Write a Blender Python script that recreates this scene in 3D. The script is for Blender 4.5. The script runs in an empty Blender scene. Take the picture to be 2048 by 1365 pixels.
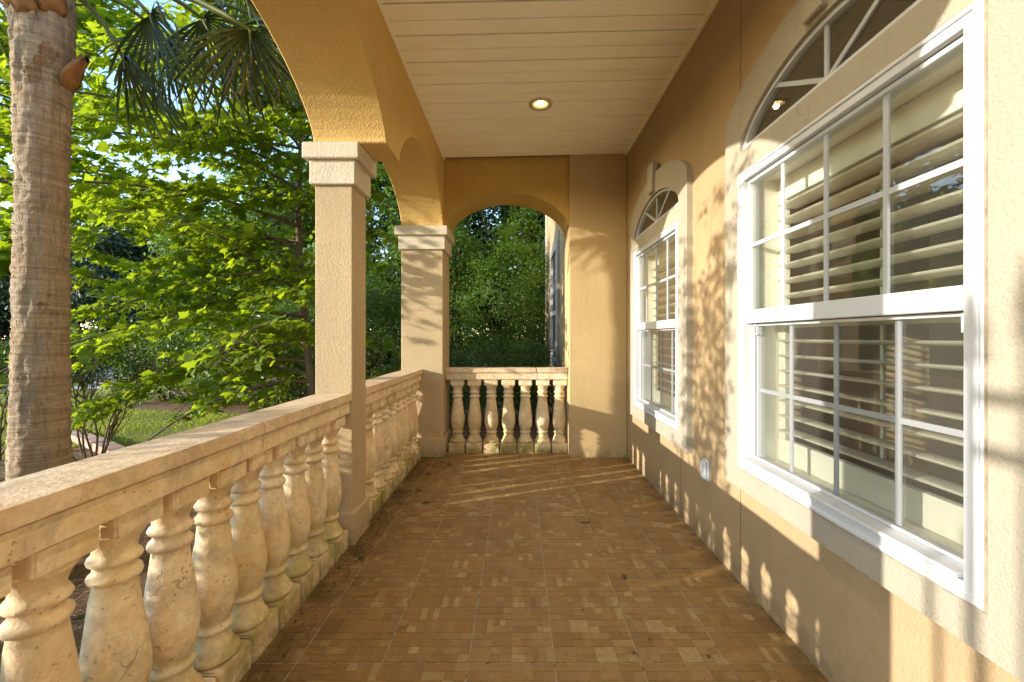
import bpy, bmesh, math, random
import numpy as np
from mathutils import Vector, Matrix, noise as mnoise

random.seed(7)
RNG = np.random.default_rng(11)
S = bpy.context.scene
COL = S.collection
R = math.radians

# ------------------------------------------------------------------ camera, sky, sun, exposure
FPX = 846.0
cam_d = bpy.data.cameras.new('camera')
cam_d.sensor_width = 36.0
cam_d.lens = 36.0 * FPX / 2048.0
cam_d.shift_x = -13.0 / 2048.0
cam_d.shift_y = -7.5 / 2048.0
cam_d.clip_start = 0.02
cam_d.clip_end = 600.0
cam = bpy.data.objects.new('camera', cam_d)
COL.objects.link(cam)
cam.location = (0, 0, 1.25)
cam.rotation_euler = (R(90), 0, 0)
S.camera = cam

SUN_TRAVEL = Vector((1.0, 0.39, -0.237)).normalized()
SUN_EL = math.asin(-SUN_TRAVEL.z)
SUN_AZ = math.atan2(-SUN_TRAVEL.x, -SUN_TRAVEL.y)
world = bpy.data.worlds.new('World')
S.world = world
world.use_nodes = True
wn = world.node_tree.nodes
sky = wn.new('ShaderNodeTexSky')
sky.sky_type = 'NISHITA'
sky.sun_disc = False
sky.sun_elevation = SUN_EL
sky.sun_rotation = SUN_AZ
sky.altitude = 0.0
sky.air_density = 1.0
sky.dust_density = 0.2
sky.ozone_density = 1.4
world.node_tree.links.new(sky.outputs[0], wn['Background'].inputs[0])
wn['Background'].inputs[1].default_value = 0.15

sun_d = bpy.data.lights.new('sun', 'SUN')
sun_d.energy = 2.0
sun_d.angle = R(0.53)
sun_d.color = (1.0, 0.92, 0.80)
sun = bpy.data.objects.new('sun', sun_d)
COL.objects.link(sun)
sun.rotation_euler = SUN_TRAVEL.to_track_quat('-Z', 'Y').to_euler()
sun.location = (-20, -8, 8)

S.view_settings.view_transform = 'Standard'
S.view_settings.look = 'None'
S.view_settings.exposure = 2.1
S.view_settings.gamma = 1.0
S.render.engine = 'CYCLES'
S.cycles.max_bounces = 8
S.cycles.diffuse_bounces = 6
S.cycles.glossy_bounces = 4
S.cycles.transmission_bounces = 4
S.cycles.transparent_max_bounces = 10
S.cycles.sample_clamp_indirect = 6.0
S.cycles.use_denoising = True

# ------------------------------------------------------------------ helpers: objects
def link(o, parent=None):
    COL.objects.link(o)
    if parent is not None:
        o.parent = parent
    return o

def tag(o, label=None, cat=None, group=None, kind=None):
    if label: o['label'] = label
    if cat: o['category'] = cat
    if group: o['group'] = group
    if kind: o['kind'] = kind
    return o

def empty(name, loc, label, cat, group=None, rz=0.0):
    o = bpy.data.objects.new(name, None)
    o.empty_display_size = 0.1
    o.location = loc
    o.rotation_euler = (0, 0, rz)
    return tag(link(o), label, cat, group)

def obj(name, me, parent=None, loc=(0, 0, 0), kind=None, label=None):
    o = bpy.data.objects.new(name, me)
    link(o, parent)
    o.location = loc
    if kind: o['kind'] = kind
    if label: o['label'] = label
    return o

def copy_tree(o, parent=None):
    c = o.copy()
    link(c, parent)
    for ch in list(o.children):
        copy_tree(ch, c)
    return c

def finish(bm, name, mat, smooth=False, bevel=0.0):
    bmesh.ops.recalc_face_normals(bm, faces=bm.faces[:])
    if bevel > 0:
        es = [e for e in bm.edges if len(e.link_faces) == 2 and e.calc_face_angle(0) > 0.6]
        bmesh.ops.bevel(bm, geom=es, offset=bevel, segments=1, affect='EDGES', clamp_overlap=True)
    me = bpy.data.meshes.new(name)
    bm.to_mesh(me)
    bm.free()
    if smooth:
        me.shade_smooth()
    me.materials.append(mat)
    return me

def bm_box(bm, x0, x1, y0, y1, z0, z1):
    v = [bm.verts.new(p) for p in ((x0,y0,z0),(x1,y0,z0),(x1,y1,z0),(x0,y1,z0),(x0,y0,z1),(x1,y0,z1),(x1,y1,z1),(x0,y1,z1))]
    for f in ((0,3,2,1),(4,5,6,7),(0,1,5,4),(1,2,6,5),(2,3,7,6),(3,0,4,7)):
        bm.faces.new([v[i] for i in f])

def box_mesh(name, mat, x0, x1, y0, y1, z0, z1, bevel=0.0):
    bm = bmesh.new()
    bm_box(bm, x0, x1, y0, y1, z0, z1)
    return finish(bm, name, mat, bevel=bevel)

def prism_mesh(name, mat, outer, holes, to3, depth, bevel=0.0):
    """2-D outline with holes, filled and pulled along depth; to3(u, v, d) -> point."""
    bm = bmesh.new()
    edges = []
    for loop in [outer] + holes:
        vs = [bm.verts.new((u, v, 0)) for u, v in loop]
        for i in range(len(vs)):
            edges.append(bm.edges.new((vs[i], vs[(i+1) % len(vs)])))
    bmesh.ops.triangle_fill(bm, use_beauty=True, edges=edges, normal=(0, 0, 1))
    ret = bmesh.ops.extrude_face_region(bm, geom=bm.faces[:])
    for g in ret['geom']:
        if isinstance(g, bmesh.types.BMVert):
            g.co.z += 1.0
    for v in bm.verts:
        v.co = to3(v.co.x, v.co.y, depth[0] + (depth[1]-depth[0]) * v.co.z)
    bmesh.ops.dissolve_limit(bm, angle_limit=0.01, verts=bm.verts[:], edges=bm.edges[:])
    return finish(bm, name, mat, bevel=bevel)

def lathe_bm(bm, prof, n=28, cx=0, cy=0):
    rings = []
    for r, z in prof:
        rings.append([bm.verts.new((cx + r*math.cos(2*math.pi*i/n), cy + r*math.sin(2*math.pi*i/n), z)) for i in range(n)])
    for a, b in zip(rings[:-1], rings[1:]):
        for i in range(n):
            bm.faces.new((a[i], a[(i+1) % n], b[(i+1) % n], b[i]))
    bm.faces.new(rings[0][::-1]); bm.faces.new(rings[-1])

class Tubes:
    def __init__(s): s.v = []; s.f = []
    def tube(s, pts, radii, n=6):
        base = len(s.v)
        pts = [Vector(p) for p in pts]
        for i, p in enumerate(pts):
            d = (pts[min(i+1, len(pts)-1)] - pts[max(i-1, 0)])
            if d.length < 1e-6: d = Vector((0, 0, 1))
            d.normalize()
            a = d.cross(Vector((0.31, 0.17, 0.93)))
            if a.length < 1e-3: a = d.cross(Vector((1, 0, 0)))
            a.normalize(); b = d.cross(a)
            for k in range(n):
                t = 2*math.pi*k/n
                s.v.append(tuple(p + radii[i]*(math.cos(t)*a + math.sin(t)*b)))
        for i in range(len(pts)-1):
            for k in range(n):
                q = base + i*n
                s.f.append((q+k, q+(k+1) % n, q+n+(k+1) % n, q+n+k))
        s.f.append(tuple(base + (len(pts)-1)*n + k for k in range(n)))
    def mesh(s, name, mat, smooth=True):
        me = bpy.data.meshes.new(name)
        me.from_pydata(s.v, [], s.f)
        if smooth: me.shade_smooth()
        me.materials.append(mat)
        return me

def tri_mesh(name, V, F, mat):
    me = bpy.data.meshes.new(name)
    nv, nf = len(V), len(F)
    me.vertices.add(nv); me.vertices.foreach_set('co', np.ascontiguousarray(V, dtype=np.float32).ravel())
    me.loops.add(nf*3); me.loops.foreach_set('vertex_index', np.ascontiguousarray(F, dtype=np.int32).ravel())
    me.polygons.add(nf)
    me.polygons.foreach_set('loop_start', np.arange(0, nf*3, 3, dtype=np.int32))
    me.update(calc_edges=True)
    me.materials.append(mat)
    return me

def unit(a):
    return a / np.maximum(np.linalg.norm(a, axis=1, keepdims=True), 1e-9)

def leaf_verts(P, N, U, s, T):
    curl = np.random.default_rng(len(P)).uniform(-.6, 3.2, len(P))[:, None, None]; wid = np.random.default_rng(len(P)+1).uniform(.7, 1.1, len(P))[:, None, None]
    N = unit(N); U = U - N*np.sum(U*N, axis=1, keepdims=True); U = unit(U)
    X = np.cross(U, N)
    return (P[:, None, :] + s[:, None, None]*(T[None, :, 0:1]*wid*X[:, None, :] + T[None, :, 1:2]*U[:, None, :] + T[None, :, 2:3]*curl*N[:, None, :]))

def leaves_mesh(name, P, N, U, s, template, mat):
    T, TF = template
    V = leaf_verts(P, N, U, s, T).reshape(-1, 3)
    F = (TF[None, :, :] + (np.arange(len(P))*len(T))[:, None, None]).reshape(-1, 3)
    return tri_mesh(name, V, F, mat)

def mk_template(outline, centre):
    pts = [centre] + outline
    T = np.array([(x, y, -0.35*x*x - 0.18*(y-0.4)**2) for x, y in pts], dtype=float)
    n = len(outline)
    F = np.array([(0, 1+i, 1+(i+1) % n) for i in range(n)])
    return T, F
half = [(0.06, 0.02), (0.30, 0.0), (0.25, 0.17), (0.54, 0.42), (0.28, 0.46), (0.22, 0.62)]
MAPLE = mk_template(half + [(0.0, 1.0)] + [(-x, y) for x, y in half[::-1]], (0.0, 0.34))
OVAL = (np.array([(0, 0, 0), (0.26, 0.42, 0.06), (0, 1, -0.06), (-0.26, 0.42, 0.06)], dtype=float), np.array([(0, 1, 2), (0, 2, 3)]))
SPRAY = (np.array([(0, 0, 0), (0.34, 0.3, 0.08), (0.10, 0.5, 0), (0.30, 0.75, -0.05), (0, 1, -0.1), (-0.30, 0.7, 0.02), (-0.1, 0.45, 0), (-0.36, 0.25, 0.05)], dtype=float),
         np.array([(0, 1, 2), (0, 2, 6), (2, 3, 4), (2, 4, 6), (4, 5, 6), (6, 7, 0)]))

# ------------------------------------------------------------------ helpers: materials
class NT:
    def __init__(s, name):
        s.m = bpy.data.materials.new(name); s.m.use_nodes = True
        s.t = s.m.node_tree; s.n = s.t.nodes; s.l = s.t.links
        s.bsdf = s.n['Principled BSDF']; s.out = s.n['Material Output']
        s.pos = s.n.new('ShaderNodeNewGeometry').outputs['Position']
    def node(s, typ, **kw):
        nd = s.n.new(typ)
        for k, v in kw.items(): setattr(nd, k, v)
        return nd
    def put(s, sock, v):
        if hasattr(v, 'is_output') or isinstance(v, bpy.types.NodeSocket): s.l.new(v, sock)
        elif isinstance(v, (tuple, list)) and len(v) == 3 and sock.type == 'RGBA': sock.default_value = (*v, 1)
        else: sock.default_value = v
    def noise(s, scale, detail=3, rough=0.55, vec=None, out='Fac', dist=0.0):
        nd = s.node('ShaderNodeTexNoise'); nd.inputs['Scale'].default_value = scale
        nd.inputs['Detail'].default_value = detail; nd.inputs['Roughness'].default_value = rough
        nd.inputs['Distortion'].default_value = dist
        s.l.new(vec if vec is not None else s.pos, nd.inputs['Vector'])
        return nd.outputs[out]
    def vor(s, scale, vec=None, out='Distance', feature='F1'):
        nd = s.node('ShaderNodeTexVoronoi', feature=feature); nd.inputs['Scale'].default_value = scale
        s.l.new(vec if vec is not None else s.pos, nd.inputs['Vector'])
        return nd.outputs[out]
    def warp(s, amt):
        nz = s.node('ShaderNodeTexNoise'); nz.inputs['Scale'].default_value = 14.0; nz.inputs['Detail'].default_value = 4.0; s.l.new(s.pos, nz.inputs['Vector'])
        sc = s.node('ShaderNodeVectorMath', operation='SCALE'); s.l.new(nz.outputs['Color'], sc.inputs[0]); sc.inputs['Scale'].default_value = amt
        ad = s.node('ShaderNodeVectorMath', operation='ADD'); s.l.new(s.pos, ad.inputs[0]); s.l.new(sc.outputs[0], ad.inputs[1])
        return ad.outputs[0]
    def stretch(s, sx, sy, sz):
        nd = s.node('ShaderNodeMapping'); nd.inputs['Scale'].default_value = (sx, sy, sz)
        s.l.new(s.pos, nd.inputs['Vector']); return nd.outputs[0]
    def ramp(s, fac, stops):
        nd = s.node('ShaderNodeValToRGB'); cr = nd.color_ramp
        while len(cr.elements) < len(stops): cr.elements.new(0.5)
        for e, (p, c) in zip(cr.elements, stops):
            e.position = p; e.color = (c, c, c, 1) if not isinstance(c, (tuple, list)) else (*c, 1)
        s.l.new(fac, nd.inputs[0]); return nd.outputs[0]
    def mix(s, fac, a, b, mode='MIX'):
        nd = s.node('ShaderNodeMix', data_type='RGBA', blend_type=mode)
        s.put(nd.inputs[0], fac); s.put(nd.inputs[6], a); s.put(nd.inputs[7], b)
        return nd.outputs[2]
    def math(s, op, a, b=0.0, clamp=False):
        nd = s.node('ShaderNodeMath', operation=op, use_clamp=clamp)
        s.put(nd.inputs[0], a); s.put(nd.inputs[1], b); return nd.outputs[0]
    def sep(s):
        nd = s.node('ShaderNodeSeparateXYZ'); s.l.new(s.pos, nd.inputs[0]); return nd.outputs
    def rng(s, v, a, b, c=0.0, d=1.0):
        nd = s.node('ShaderNodeMapRange'); s.put(nd.inputs[0], v)
        for i, x in enumerate((a, b, c, d)): nd.inputs[1+i].default_value = x
        return nd.outputs[0]
    def bump(s, h, strength, dist, normal=None):
        nd = s.node('ShaderNodeBump'); nd.inputs['Strength'].default_value = strength
        nd.inputs['Distance'].default_value = dist
        s.l.new(h, nd.inputs['Height'])
        if normal is not None: s.l.new(normal, nd.inputs['Normal'])
        return nd.outputs[0]
    def fin(s, col, rough=0.8, normal=None, spec=0.3):
        s.put(s.bsdf.inputs['Base Color'], col); s.put(s.bsdf.inputs['Roughness'], rough)
        s.bsdf.inputs['Specular IOR Level'].default_value = spec
        if normal is not None: s.l.new(normal, s.bsdf.inputs['Normal'])
        return s.m

def stucco(name, col, var=0.12, grain=1.0):
    m = NT(name)
    big = m.noise(1.3, 4, 0.6); mid = m.noise(9, 3); fine = m.noise(190, 3, 0.6); med = m.noise(85, 2, 0.5)
    lo = tuple(c*(1-var) for c in col); hi = tuple(min(1, c*(1+var*0.7)) for c in col)
    c = m.mix(m.ramp(big, [(0.3, 0), (0.7, 1)]), lo, hi)
    c = m.mix(m.math('MULTIPLY', m.ramp(mid, [(0.35, 1), (0.6, 0)]), 0.25), c, tuple(x*0.85 for x in col))
    c = m.mix(m.math('MULTIPLY', m.ramp(fine, [(0.36, 1), (0.5, 0)]), 0.30), c, tuple(x*0.62 for x in col))
    strk = m.noise(1.0, 3, 0.6, m.stretch(14, 14, 0.7))
    c = m.mix(m.math('MULTIPLY', m.ramp(strk, [(0.55, 0), (0.75, 1)]), 0.16), c, tuple(x*0.6 for x in col))
    blot = m.noise(2.6, 5, 0.7, dist=0.5)
    c = m.mix(m.math('MULTIPLY', m.ramp(blot, [(0.50, 0), (0.68, 1)]), 0.22), c, tuple(x*0.74 for x in col))
    hair = m.ramp(m.vor(0.9, m.warp(0.16), 'Distance', 'DISTANCE_TO_EDGE'), [(0.0, 1), (0.0022, 0)])
    hair = m.math('MULTIPLY', hair, m.ramp(m.noise(0.8, 2), [(0.54, 0), (0.60, 1)]))
    c = m.mix(m.math('MULTIPLY', hair, 0.45), c, tuple(x*0.4 for x in col))
    z = m.sep()[2]
    foot = m.math('MULTIPLY', m.rng(z, 0.16, 0.0), m.ramp(m.noise(14, 4), [(0.38, 0), (0.62, 1)]))
    c = m.mix(m.math('MULTIPLY', foot, 0.6), c, (0.13, 0.10, 0.06))
    h = m.math('ADD', m.math('MULTIPLY', med, 0.7), m.math('MULTIPLY', fine, 0.5))
    n = m.bump(h, 0.55*grain, 0.010)
    n = m.bump(big, 0.25, 0.03, n)
    return m.fin(c, 0.92, n, 0.15)

M = {}
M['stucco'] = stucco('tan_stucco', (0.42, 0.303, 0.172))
M['stucco_pier'] = stucco('shade_gold_tan_stucco', (0.52, 0.375, 0.19))  # wall stucco made lighter and golden, the pier's warm shade put into the colour
M['stucco_col'] = stucco('sun_lifted_tan_stucco', (0.49, 0.375, 0.225))  # wall stucco lightened, extra sun on the column fronts put into the colour
M['stucco_arch'] = stucco('shade_dimmed_ochre_stucco', (0.57, 0.37, 0.11), grain=1.2)  # beam stucco kept darker, the dim far end put into the colour
M['stucco_beam'] = stucco('bounce_lifted_ochre_stucco', (0.73, 0.485, 0.175), grain=1.5)  # beam stucco lightened and saturated, warm bounced light put into the colour
M['stucco_trim'] = stucco('cream_stucco', (0.385, 0.345, 0.27), 0.08)
M['stucco_cap'] = stucco('pale_stucco', (0.62, 0.54, 0.405), 0.08)

def m_stone(name, col, gray=0.0, algae=1.0):
    m = NT(name)
    big = m.noise(3.1, 5, 0.65); mid = m.noise(17, 4, 0.6); fine = m.noise(95, 3, 0.6)
    lo = (col[0]*0.80, col[1]*0.70, col[2]*0.52); hi = (min(1, col[0]*1.10), min(1, col[1]*1.1), min(1, col[2]*1.14))
    c = m.mix(m.ramp(big, [(0.3, 0), (0.7, 1)]), lo, hi)
    c = m.mix(m.math('MULTIPLY', m.ramp(mid, [(0.5, 0), (0.72, 1)]), 0.55), c, (col[0]*0.86, col[1]*0.62, col[2]*0.42))
    pn = m.math('ADD', m.math('MULTIPLY', m.noise(75, 3, 0.6, m.stretch(1, 1, 1.25), dist=0.25), 0.7), m.math('MULTIPLY', m.noise(9, 3, 0.6), 0.3))
    pit = m.ramp(pn, [(0.340, 1), (0.380, 0)])
    c = m.mix(m.math('MULTIPLY', m.ramp(m.noise(36, 4, 0.7), [(0.42, 1), (0.56, 0)]), 0.28), c, (col[0]*0.62, col[1]*0.50, col[2]*0.36))
    c = m.mix(m.math('MULTIPLY', pit, 0.6), c, (col[0]*0.42, col[1]*0.30, col[2]*0.20))
    crack = m.ramp(m.vor(5.0, m.warp(0.10), 'Distance', 'DISTANCE_TO_EDGE'), [(0.0, 1), (0.010, 0)])
    crack = m.math('MULTIPLY', crack, m.ramp(m.noise(2.3, 2), [(0.56, 0), (0.62, 1)]))
    c = m.mix(m.math('MULTIPLY', crack, 0.4), c, (0.22, 0.14, 0.07))
    z = m.sep()[2]
    low = m.rng(z, 0.42, 0.04)
    gm = m.ramp(m.noise(5.0, 4, 0.65), [(0.40, 0), (0.60, 1)])
    c = m.mix(m.math('MULTIPLY', m.math('MULTIPLY', low, gm), 0.9*algae), c, (0.25, 0.225, 0.035))
    gm2 = m.ramp(m.noise(2.0, 3, 0.6, m.stretch(1, 1.2, 0.5)), [(0.50, 0), (0.70, 1)])
    c = m.mix(m.math('MULTIPLY', gm2, 0.5*algae), c, (0.58, 0.43, 0.13))
    gr = m.ramp(m.noise(6.5, 5, 0.7, dist=0.6), [(0.50, 0), (0.66, 1)])
    c = m.mix(m.math('MULTIPLY', gr, 0.55), c, (0.38, 0.295, 0.20))
    foot = m.math('MULTIPLY', m.rng(z, 0.10, 0.0), m.ramp(m.noise(30, 3), [(0.35, 0), (0.6, 1)]))
    c = m.mix(m.math('MULTIPLY', foot, 0.6), c, (0.13, 0.10, 0.05))
    h = m.math('SUBTRACT', m.math('ADD', m.math('MULTIPLY', fine, 0.25), m.math('MULTIPLY', mid, 0.5)), m.math('MULTIPLY', pit, 0.6))
    h = m.math('SUBTRACT', h, m.math('MULTIPLY', crack, 0.6))
    return m.fin(c, 0.82, m.bump(h, 0.75, 0.010), 0.25)
M['stone'] = m_stone('travertine_baluster', (0.82, 0.70, 0.50))
M['stone_cap'] = m_stone('travertine_cap', (0.75, 0.62, 0.45), algae=0.6)

def m_tile():
    m = NT('mosaic_tile')
    at = m.node('ShaderNodeVertexColor', layer_name='piece'); c = at.outputs[0]
    n1 = m.noise(40, 4, 0.65); n2 = m.noise(170, 3, 0.7); n3 = m.noise(1.1, 4, 0.6); n4 = m.noise(7, 4, 0.65)
    c = m.mix(m.ramp(n1, [(0.3, 0.55), (0.7, 0.0)]), c, (0.15, 0.085, 0.03))
    c = m.mix(m.math('MULTIPLY', m.ramp(n2, [(0.40, 1), (0.55, 0)]), 0.6), c, (0.17, 0.11, 0.05))
    c = m.mix(m.math('MULTIPLY', m.ramp(n3, [(0.35, 0), (0.7, 1)]), 0.22), c, (0.44, 0.29, 0.14))
    c = m.mix(m.math('MULTIPLY', m.ramp(n4, [(0.55, 0), (0.8, 1)]), 0.45), c, (0.12, 0.075, 0.03))
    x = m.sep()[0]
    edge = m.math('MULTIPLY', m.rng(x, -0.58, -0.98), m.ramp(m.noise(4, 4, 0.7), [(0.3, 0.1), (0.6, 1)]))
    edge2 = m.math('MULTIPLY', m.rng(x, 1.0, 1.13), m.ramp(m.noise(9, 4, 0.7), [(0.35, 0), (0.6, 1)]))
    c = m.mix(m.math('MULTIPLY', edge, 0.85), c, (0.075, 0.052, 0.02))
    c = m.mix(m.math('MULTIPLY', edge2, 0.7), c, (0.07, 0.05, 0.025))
    rough = m.rng(m.noise(5, 4), 0.3, 0.7, 0.42, 0.68)
    return m.fin(c, rough, m.bump(m.math('ADD', n1, m.math('MULTIPLY', n2, 0.4)), 0.25, 0.004), 0.35)
M['tile'] = m_tile()

def plain(name, col, rough=0.6, var=0.08, scale=6, bumps=0.0, spec=0.3, metal=0.0):
    m = NT(name)
    n1 = m.noise(scale, 4, 0.6)
    c = m.mix(m.ramp(n1, [(0.3, 0), (0.7, 1)]), tuple(x*(1-var) for x in col), tuple(min(1, x*(1+var)) for x in col))
    n = m.bump(m.noise(scale*14, 3), bumps, 0.006) if bumps else None
    m.bsdf.inputs['Metallic'].default_value = metal
    return m.fin(c, rough, n, spec)

def m_grout():
    m = NT('grout')
    c = m.mix(m.ramp(m.noise(22, 4, 0.7), [(0.52, 0), (0.66, 1)]), (0.36, 0.285, 0.19), (0.08, 0.055, 0.03))
    return m.fin(c, 0.95)
M['grout'] = m_grout()

def m_vinyl():
    m = NT('ceiling_vinyl')
    c = m.mix(m.ramp(m.noise(2.0, 3), [(0.3, 0), (0.7, 1)]), (0.93, 0.87, 0.66), (0.96, 0.91, 0.73))
    spot = m.ramp(m.vor(6.5), [(0.018, 1), (0.034, 0)])
    spot = m.math('MULTIPLY', spot, m.ramp(m.noise(3.0, 2), [(0.46, 0), (0.52, 1)]))
    c = m.mix(m.math('MULTIPLY', m.ramp(m.noise(1.0, 4, 0.65, m.stretch(1.2, 9, 1)), [(0.5, 0), (0.72, 1)]), 0.22), c, (0.66, 0.54, 0.33))
    c = m.mix(m.math('MULTIPLY', spot, 0.75), c, (0.20, 0.13, 0.06))
    return m.fin(c, 0.55, None, 0.3)
M['vinyl'] = m_vinyl()
M['vinyl_dark'] = plain('ceiling_groove', (0.09, 0.06, 0.03), 0.8)
M['white'] = plain('white_vinyl', (0.53, 0.545, 0.57), 0.42, 0.07, 3)
M['shutter'] = plain('shutter_paint', (0.80, 0.765, 0.68), 0.42, 0.04, 4)
M['muntin'] = plain('muntin_white', (0.40, 0.42, 0.44), 0.4, 0.03)
M['track'] = plain('dark_track', (0.06, 0.05, 0.045), 0.7)
M['joint'] = plain('joint_caulk', (0.16, 0.10, 0.055), 0.9, 0.3, 30)
M['caulk'] = plain('old_caulk', (0.30, 0.235, 0.16), 0.9, 0.4, 25)
M['room_wall'] = plain('room_wall', (0.62, 0.49, 0.32), 0.85, 0.05, 1)
M['room_floor'] = plain('room_floor', (0.34, 0.21, 0.10), 0.4, 0.2, 3)
M['bark_palm'] = None
M['brick_pink'] = plain('pink_concrete', (0.55, 0.34, 0.26), 0.85, 0.15, 8, 0.4)
M['iron'] = plain('wrought_iron', (0.03, 0.028, 0.026), 0.5, 0.2, 20, 0.2, metal=0.6)
M['asphalt'] = plain('asphalt', (0.16, 0.165, 0.18), 0.9, 0.2, 2, 0.3)
M['concrete'] = plain('concrete', (0.42, 0.40, 0.37), 0.9, 0.12, 3, 0.3)
M['brass'] = plain('brushed_trim', (0.62, 0.50, 0.34), 0.35, 0.05, 20, metal=0.4)
M['roof'] = plain('roof_shingle', (0.12, 0.10, 0.085), 0.9, 0.2, 6, 0.3)

def m_glass():
    m = NT('window_glass')
    m.n.remove(m.bsdf)
    tr = m.node('ShaderNodeBsdfTransparent'); tr.inputs[0].default_value = (0.94, 0.96, 0.93, 1)
    gl = m.node('ShaderNodeBsdfGlossy'); gl.inputs['Roughness'].default_value = 0.01
    gl.inputs[0].default_value = (0.95, 0.95, 0.95, 1)
    lw = m.node('ShaderNodeLayerWeight'); lw.inputs[0].default_value = 0.5
    fr = m.math('ADD', m.math('MULTIPLY', m.math('POWER', lw.outputs['Facing'], 5.0), 0.9), 0.075)
    dust = m.ramp(m.noise(300, 2, 0.6), [(0.62, 0), (0.72, 1)])
    df = m.node('ShaderNodeBsdfDiffuse'); df.inputs[0].default_value = (0.7, 0.66, 0.58, 1)
    mx = m.node('ShaderNodeMixShader'); m.l.new(fr, mx.inputs[0])
    m.l.new(tr.outputs[0], mx.inputs[1]); m.l.new(gl.outputs[0], mx.inputs[2])
    m2 = m.node('ShaderNodeMixShader'); m.l.new(m.math('ADD', m.math('MULTIPLY', dust, 0.05), 0.012), m2.inputs[0])
    m.l.new(mx.outputs[0], m2.inputs[1]); m.l.new(df.outputs[0], m2.inputs[2])
    m.l.new(m2.outputs[0], m.out.inputs[0])
    return m.m
M['glass'] = m_glass()
def m_screen():
    m = NT('screen_mesh')
    tr = m.node('ShaderNodeBsdfTransparent'); mx = m.node('ShaderNodeMixShader'); mx.inputs[0].default_value = 0.24
    m.fin((0.08, 0.075, 0.065), 0.8)
    m.l.new(tr.outputs[0], mx.inputs[1]); m.l.new(m.bsdf.outputs[0], mx.inputs[2]); m.l.new(mx.outputs[0], m.out.inputs[0])
    return m.m
M['screen'] = m_screen()

def m_leaf(name, a, b, trans, tf=0.45, rough=0.5, spec=0.35):
    m = NT(name)
    rnd = m.n['Geometry'].outputs['Random Per Island'] if 'Geometry' in m.n else m.node('ShaderNodeNewGeometry').outputs['Random Per Island']
    c = m.mix(rnd, a, b)
    m.fin(c, rough, None, spec)
    tl = m.node('ShaderNodeBsdfTranslucent')
    m.l.new(m.mix(rnd, trans, tuple(x*0.7 for x in trans)), tl.inputs[0])
    mx = m.node('ShaderNodeMixShader'); mx.inputs[0].default_value = tf
    m.l.new(m.bsdf.outputs[0], mx.inputs[1]); m.l.new(tl.outputs[0], mx.inputs[2])
    m.l.new(mx.outputs[0], m.out.inputs[0])
    return m.m
M['maple'] = m_leaf('maple_leaf', (0.175, 0.265, 0.015), (0.07, 0.145, 0.012), (0.50, 0.64, 0.02), 0.5)
M['shrub'] = m_leaf('shrub_leaf', (0.05, 0.10, 0.02), (0.025, 0.06, 0.012), (0.14, 0.24, 0.03), 0.35, 0.4)
M['viburnum'] = m_leaf('viburnum_leaf', (0.095, 0.15, 0.022), (0.04, 0.08, 0.014), (0.24, 0.36, 0.03), 0.35, 0.36, 0.45)
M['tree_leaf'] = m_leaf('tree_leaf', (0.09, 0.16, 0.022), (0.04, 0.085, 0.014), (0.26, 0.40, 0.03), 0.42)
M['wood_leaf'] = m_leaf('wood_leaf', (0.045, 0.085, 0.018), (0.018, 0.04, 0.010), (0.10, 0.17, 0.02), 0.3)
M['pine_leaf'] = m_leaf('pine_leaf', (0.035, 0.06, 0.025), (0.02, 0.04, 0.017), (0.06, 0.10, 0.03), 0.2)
M['sapling_leaf'] = m_leaf('sapling_leaf', (0.09, 0.15, 0.02), (0.05, 0.10, 0.02), (0.2, 0.3, 0.03), 0.4)
M['frond'] = m_leaf('palm_leaf', (0.045, 0.068, 0.02), (0.028, 0.04, 0.013), (0.10, 0.14, 0.03), 0.3, 0.4)
M['grass'] = m_leaf('grass_blade', (0.26, 0.33, 0.04), (0.37, 0.37, 0.07), (0.50, 0.56, 0.05), 0.45)
M['straw'] = m_leaf('pine_straw', (0.30, 0.18, 0.095), (0.15, 0.085, 0.045), (0.10, 0.05, 0.02), 0.1)
M['dry'] = m_leaf('dry_leaf', (0.17, 0.10, 0.045), (0.08, 0.048, 0.024), (0.08, 0.04, 0.01), 0.15)

def m_bark(name, col, palm=False):
    m = NT(name)
    if palm:
        rings = m.noise(1.0, 5, 0.65, m.stretch(2.0, 2.0, 60), dist=0.5)
        vert = m.noise(1.0, 4, 0.65, m.stretch(40, 40, 5), dist=0.8)
        pat = m.noise(4.0, 4, 0.6)
        c = m.mix(m.ramp(rings, [(0.30, 0), (0.65, 1)]), (col[0]*0.62, col[1]*0.58, col[2]*0.52), (col[0]*1.15, col[1]*1.15, col[2]*1.15))
        c = m.mix(m.math('MULTIPLY', m.ramp(vert, [(0.38, 1), (0.5, 0)]), 0.5), c, tuple(x*0.38 for x in col))
        c = m.mix(m.math('MULTIPLY', m.ramp(pat, [(0.5, 0), (0.7, 1)]), 0.40), c, (0.34, 0.22, 0.11))
        scar = m.ramp(m.noise(3.2, 3, 0.6, m.stretch(1.4, 1.4, 1.0)), [(0.625, 0), (0.66, 1)])
        c = m.mix(m.math('MULTIPLY', scar, m.rng(rings, .3, .6, 1.0, .45)), c, (0.22, 0.11, 0.05))
        h = m.math('ADD', m.math('MULTIPLY', rings, 0.8), m.math('MULTIPLY', vert, 0.7))
        h = m.math('SUBTRACT', h, m.math('MULTIPLY', scar, 0.6))
        return m.fin(c, 0.95, m.bump(h, 1.0, 0.02), 0.1)
    n1 = m.noise(1.0, 4, 0.6, m.stretch(40, 40, 8))
    c = m.mix(n1, tuple(x*0.6 for x in col), tuple(x*1.3 for x in col))
    return m.fin(c, 0.9, m.bump(n1, 0.6, 0.008), 0.15)
M['bark_palm'] = m_bark('palm_bark', (0.40, 0.315, 0.225), True)
M['bark'] = m_bark('maple_bark', (0.17, 0.13, 0.095))
M['twig'] = m_bark('twig_bark', (0.16, 0.11, 0.07))
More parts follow.
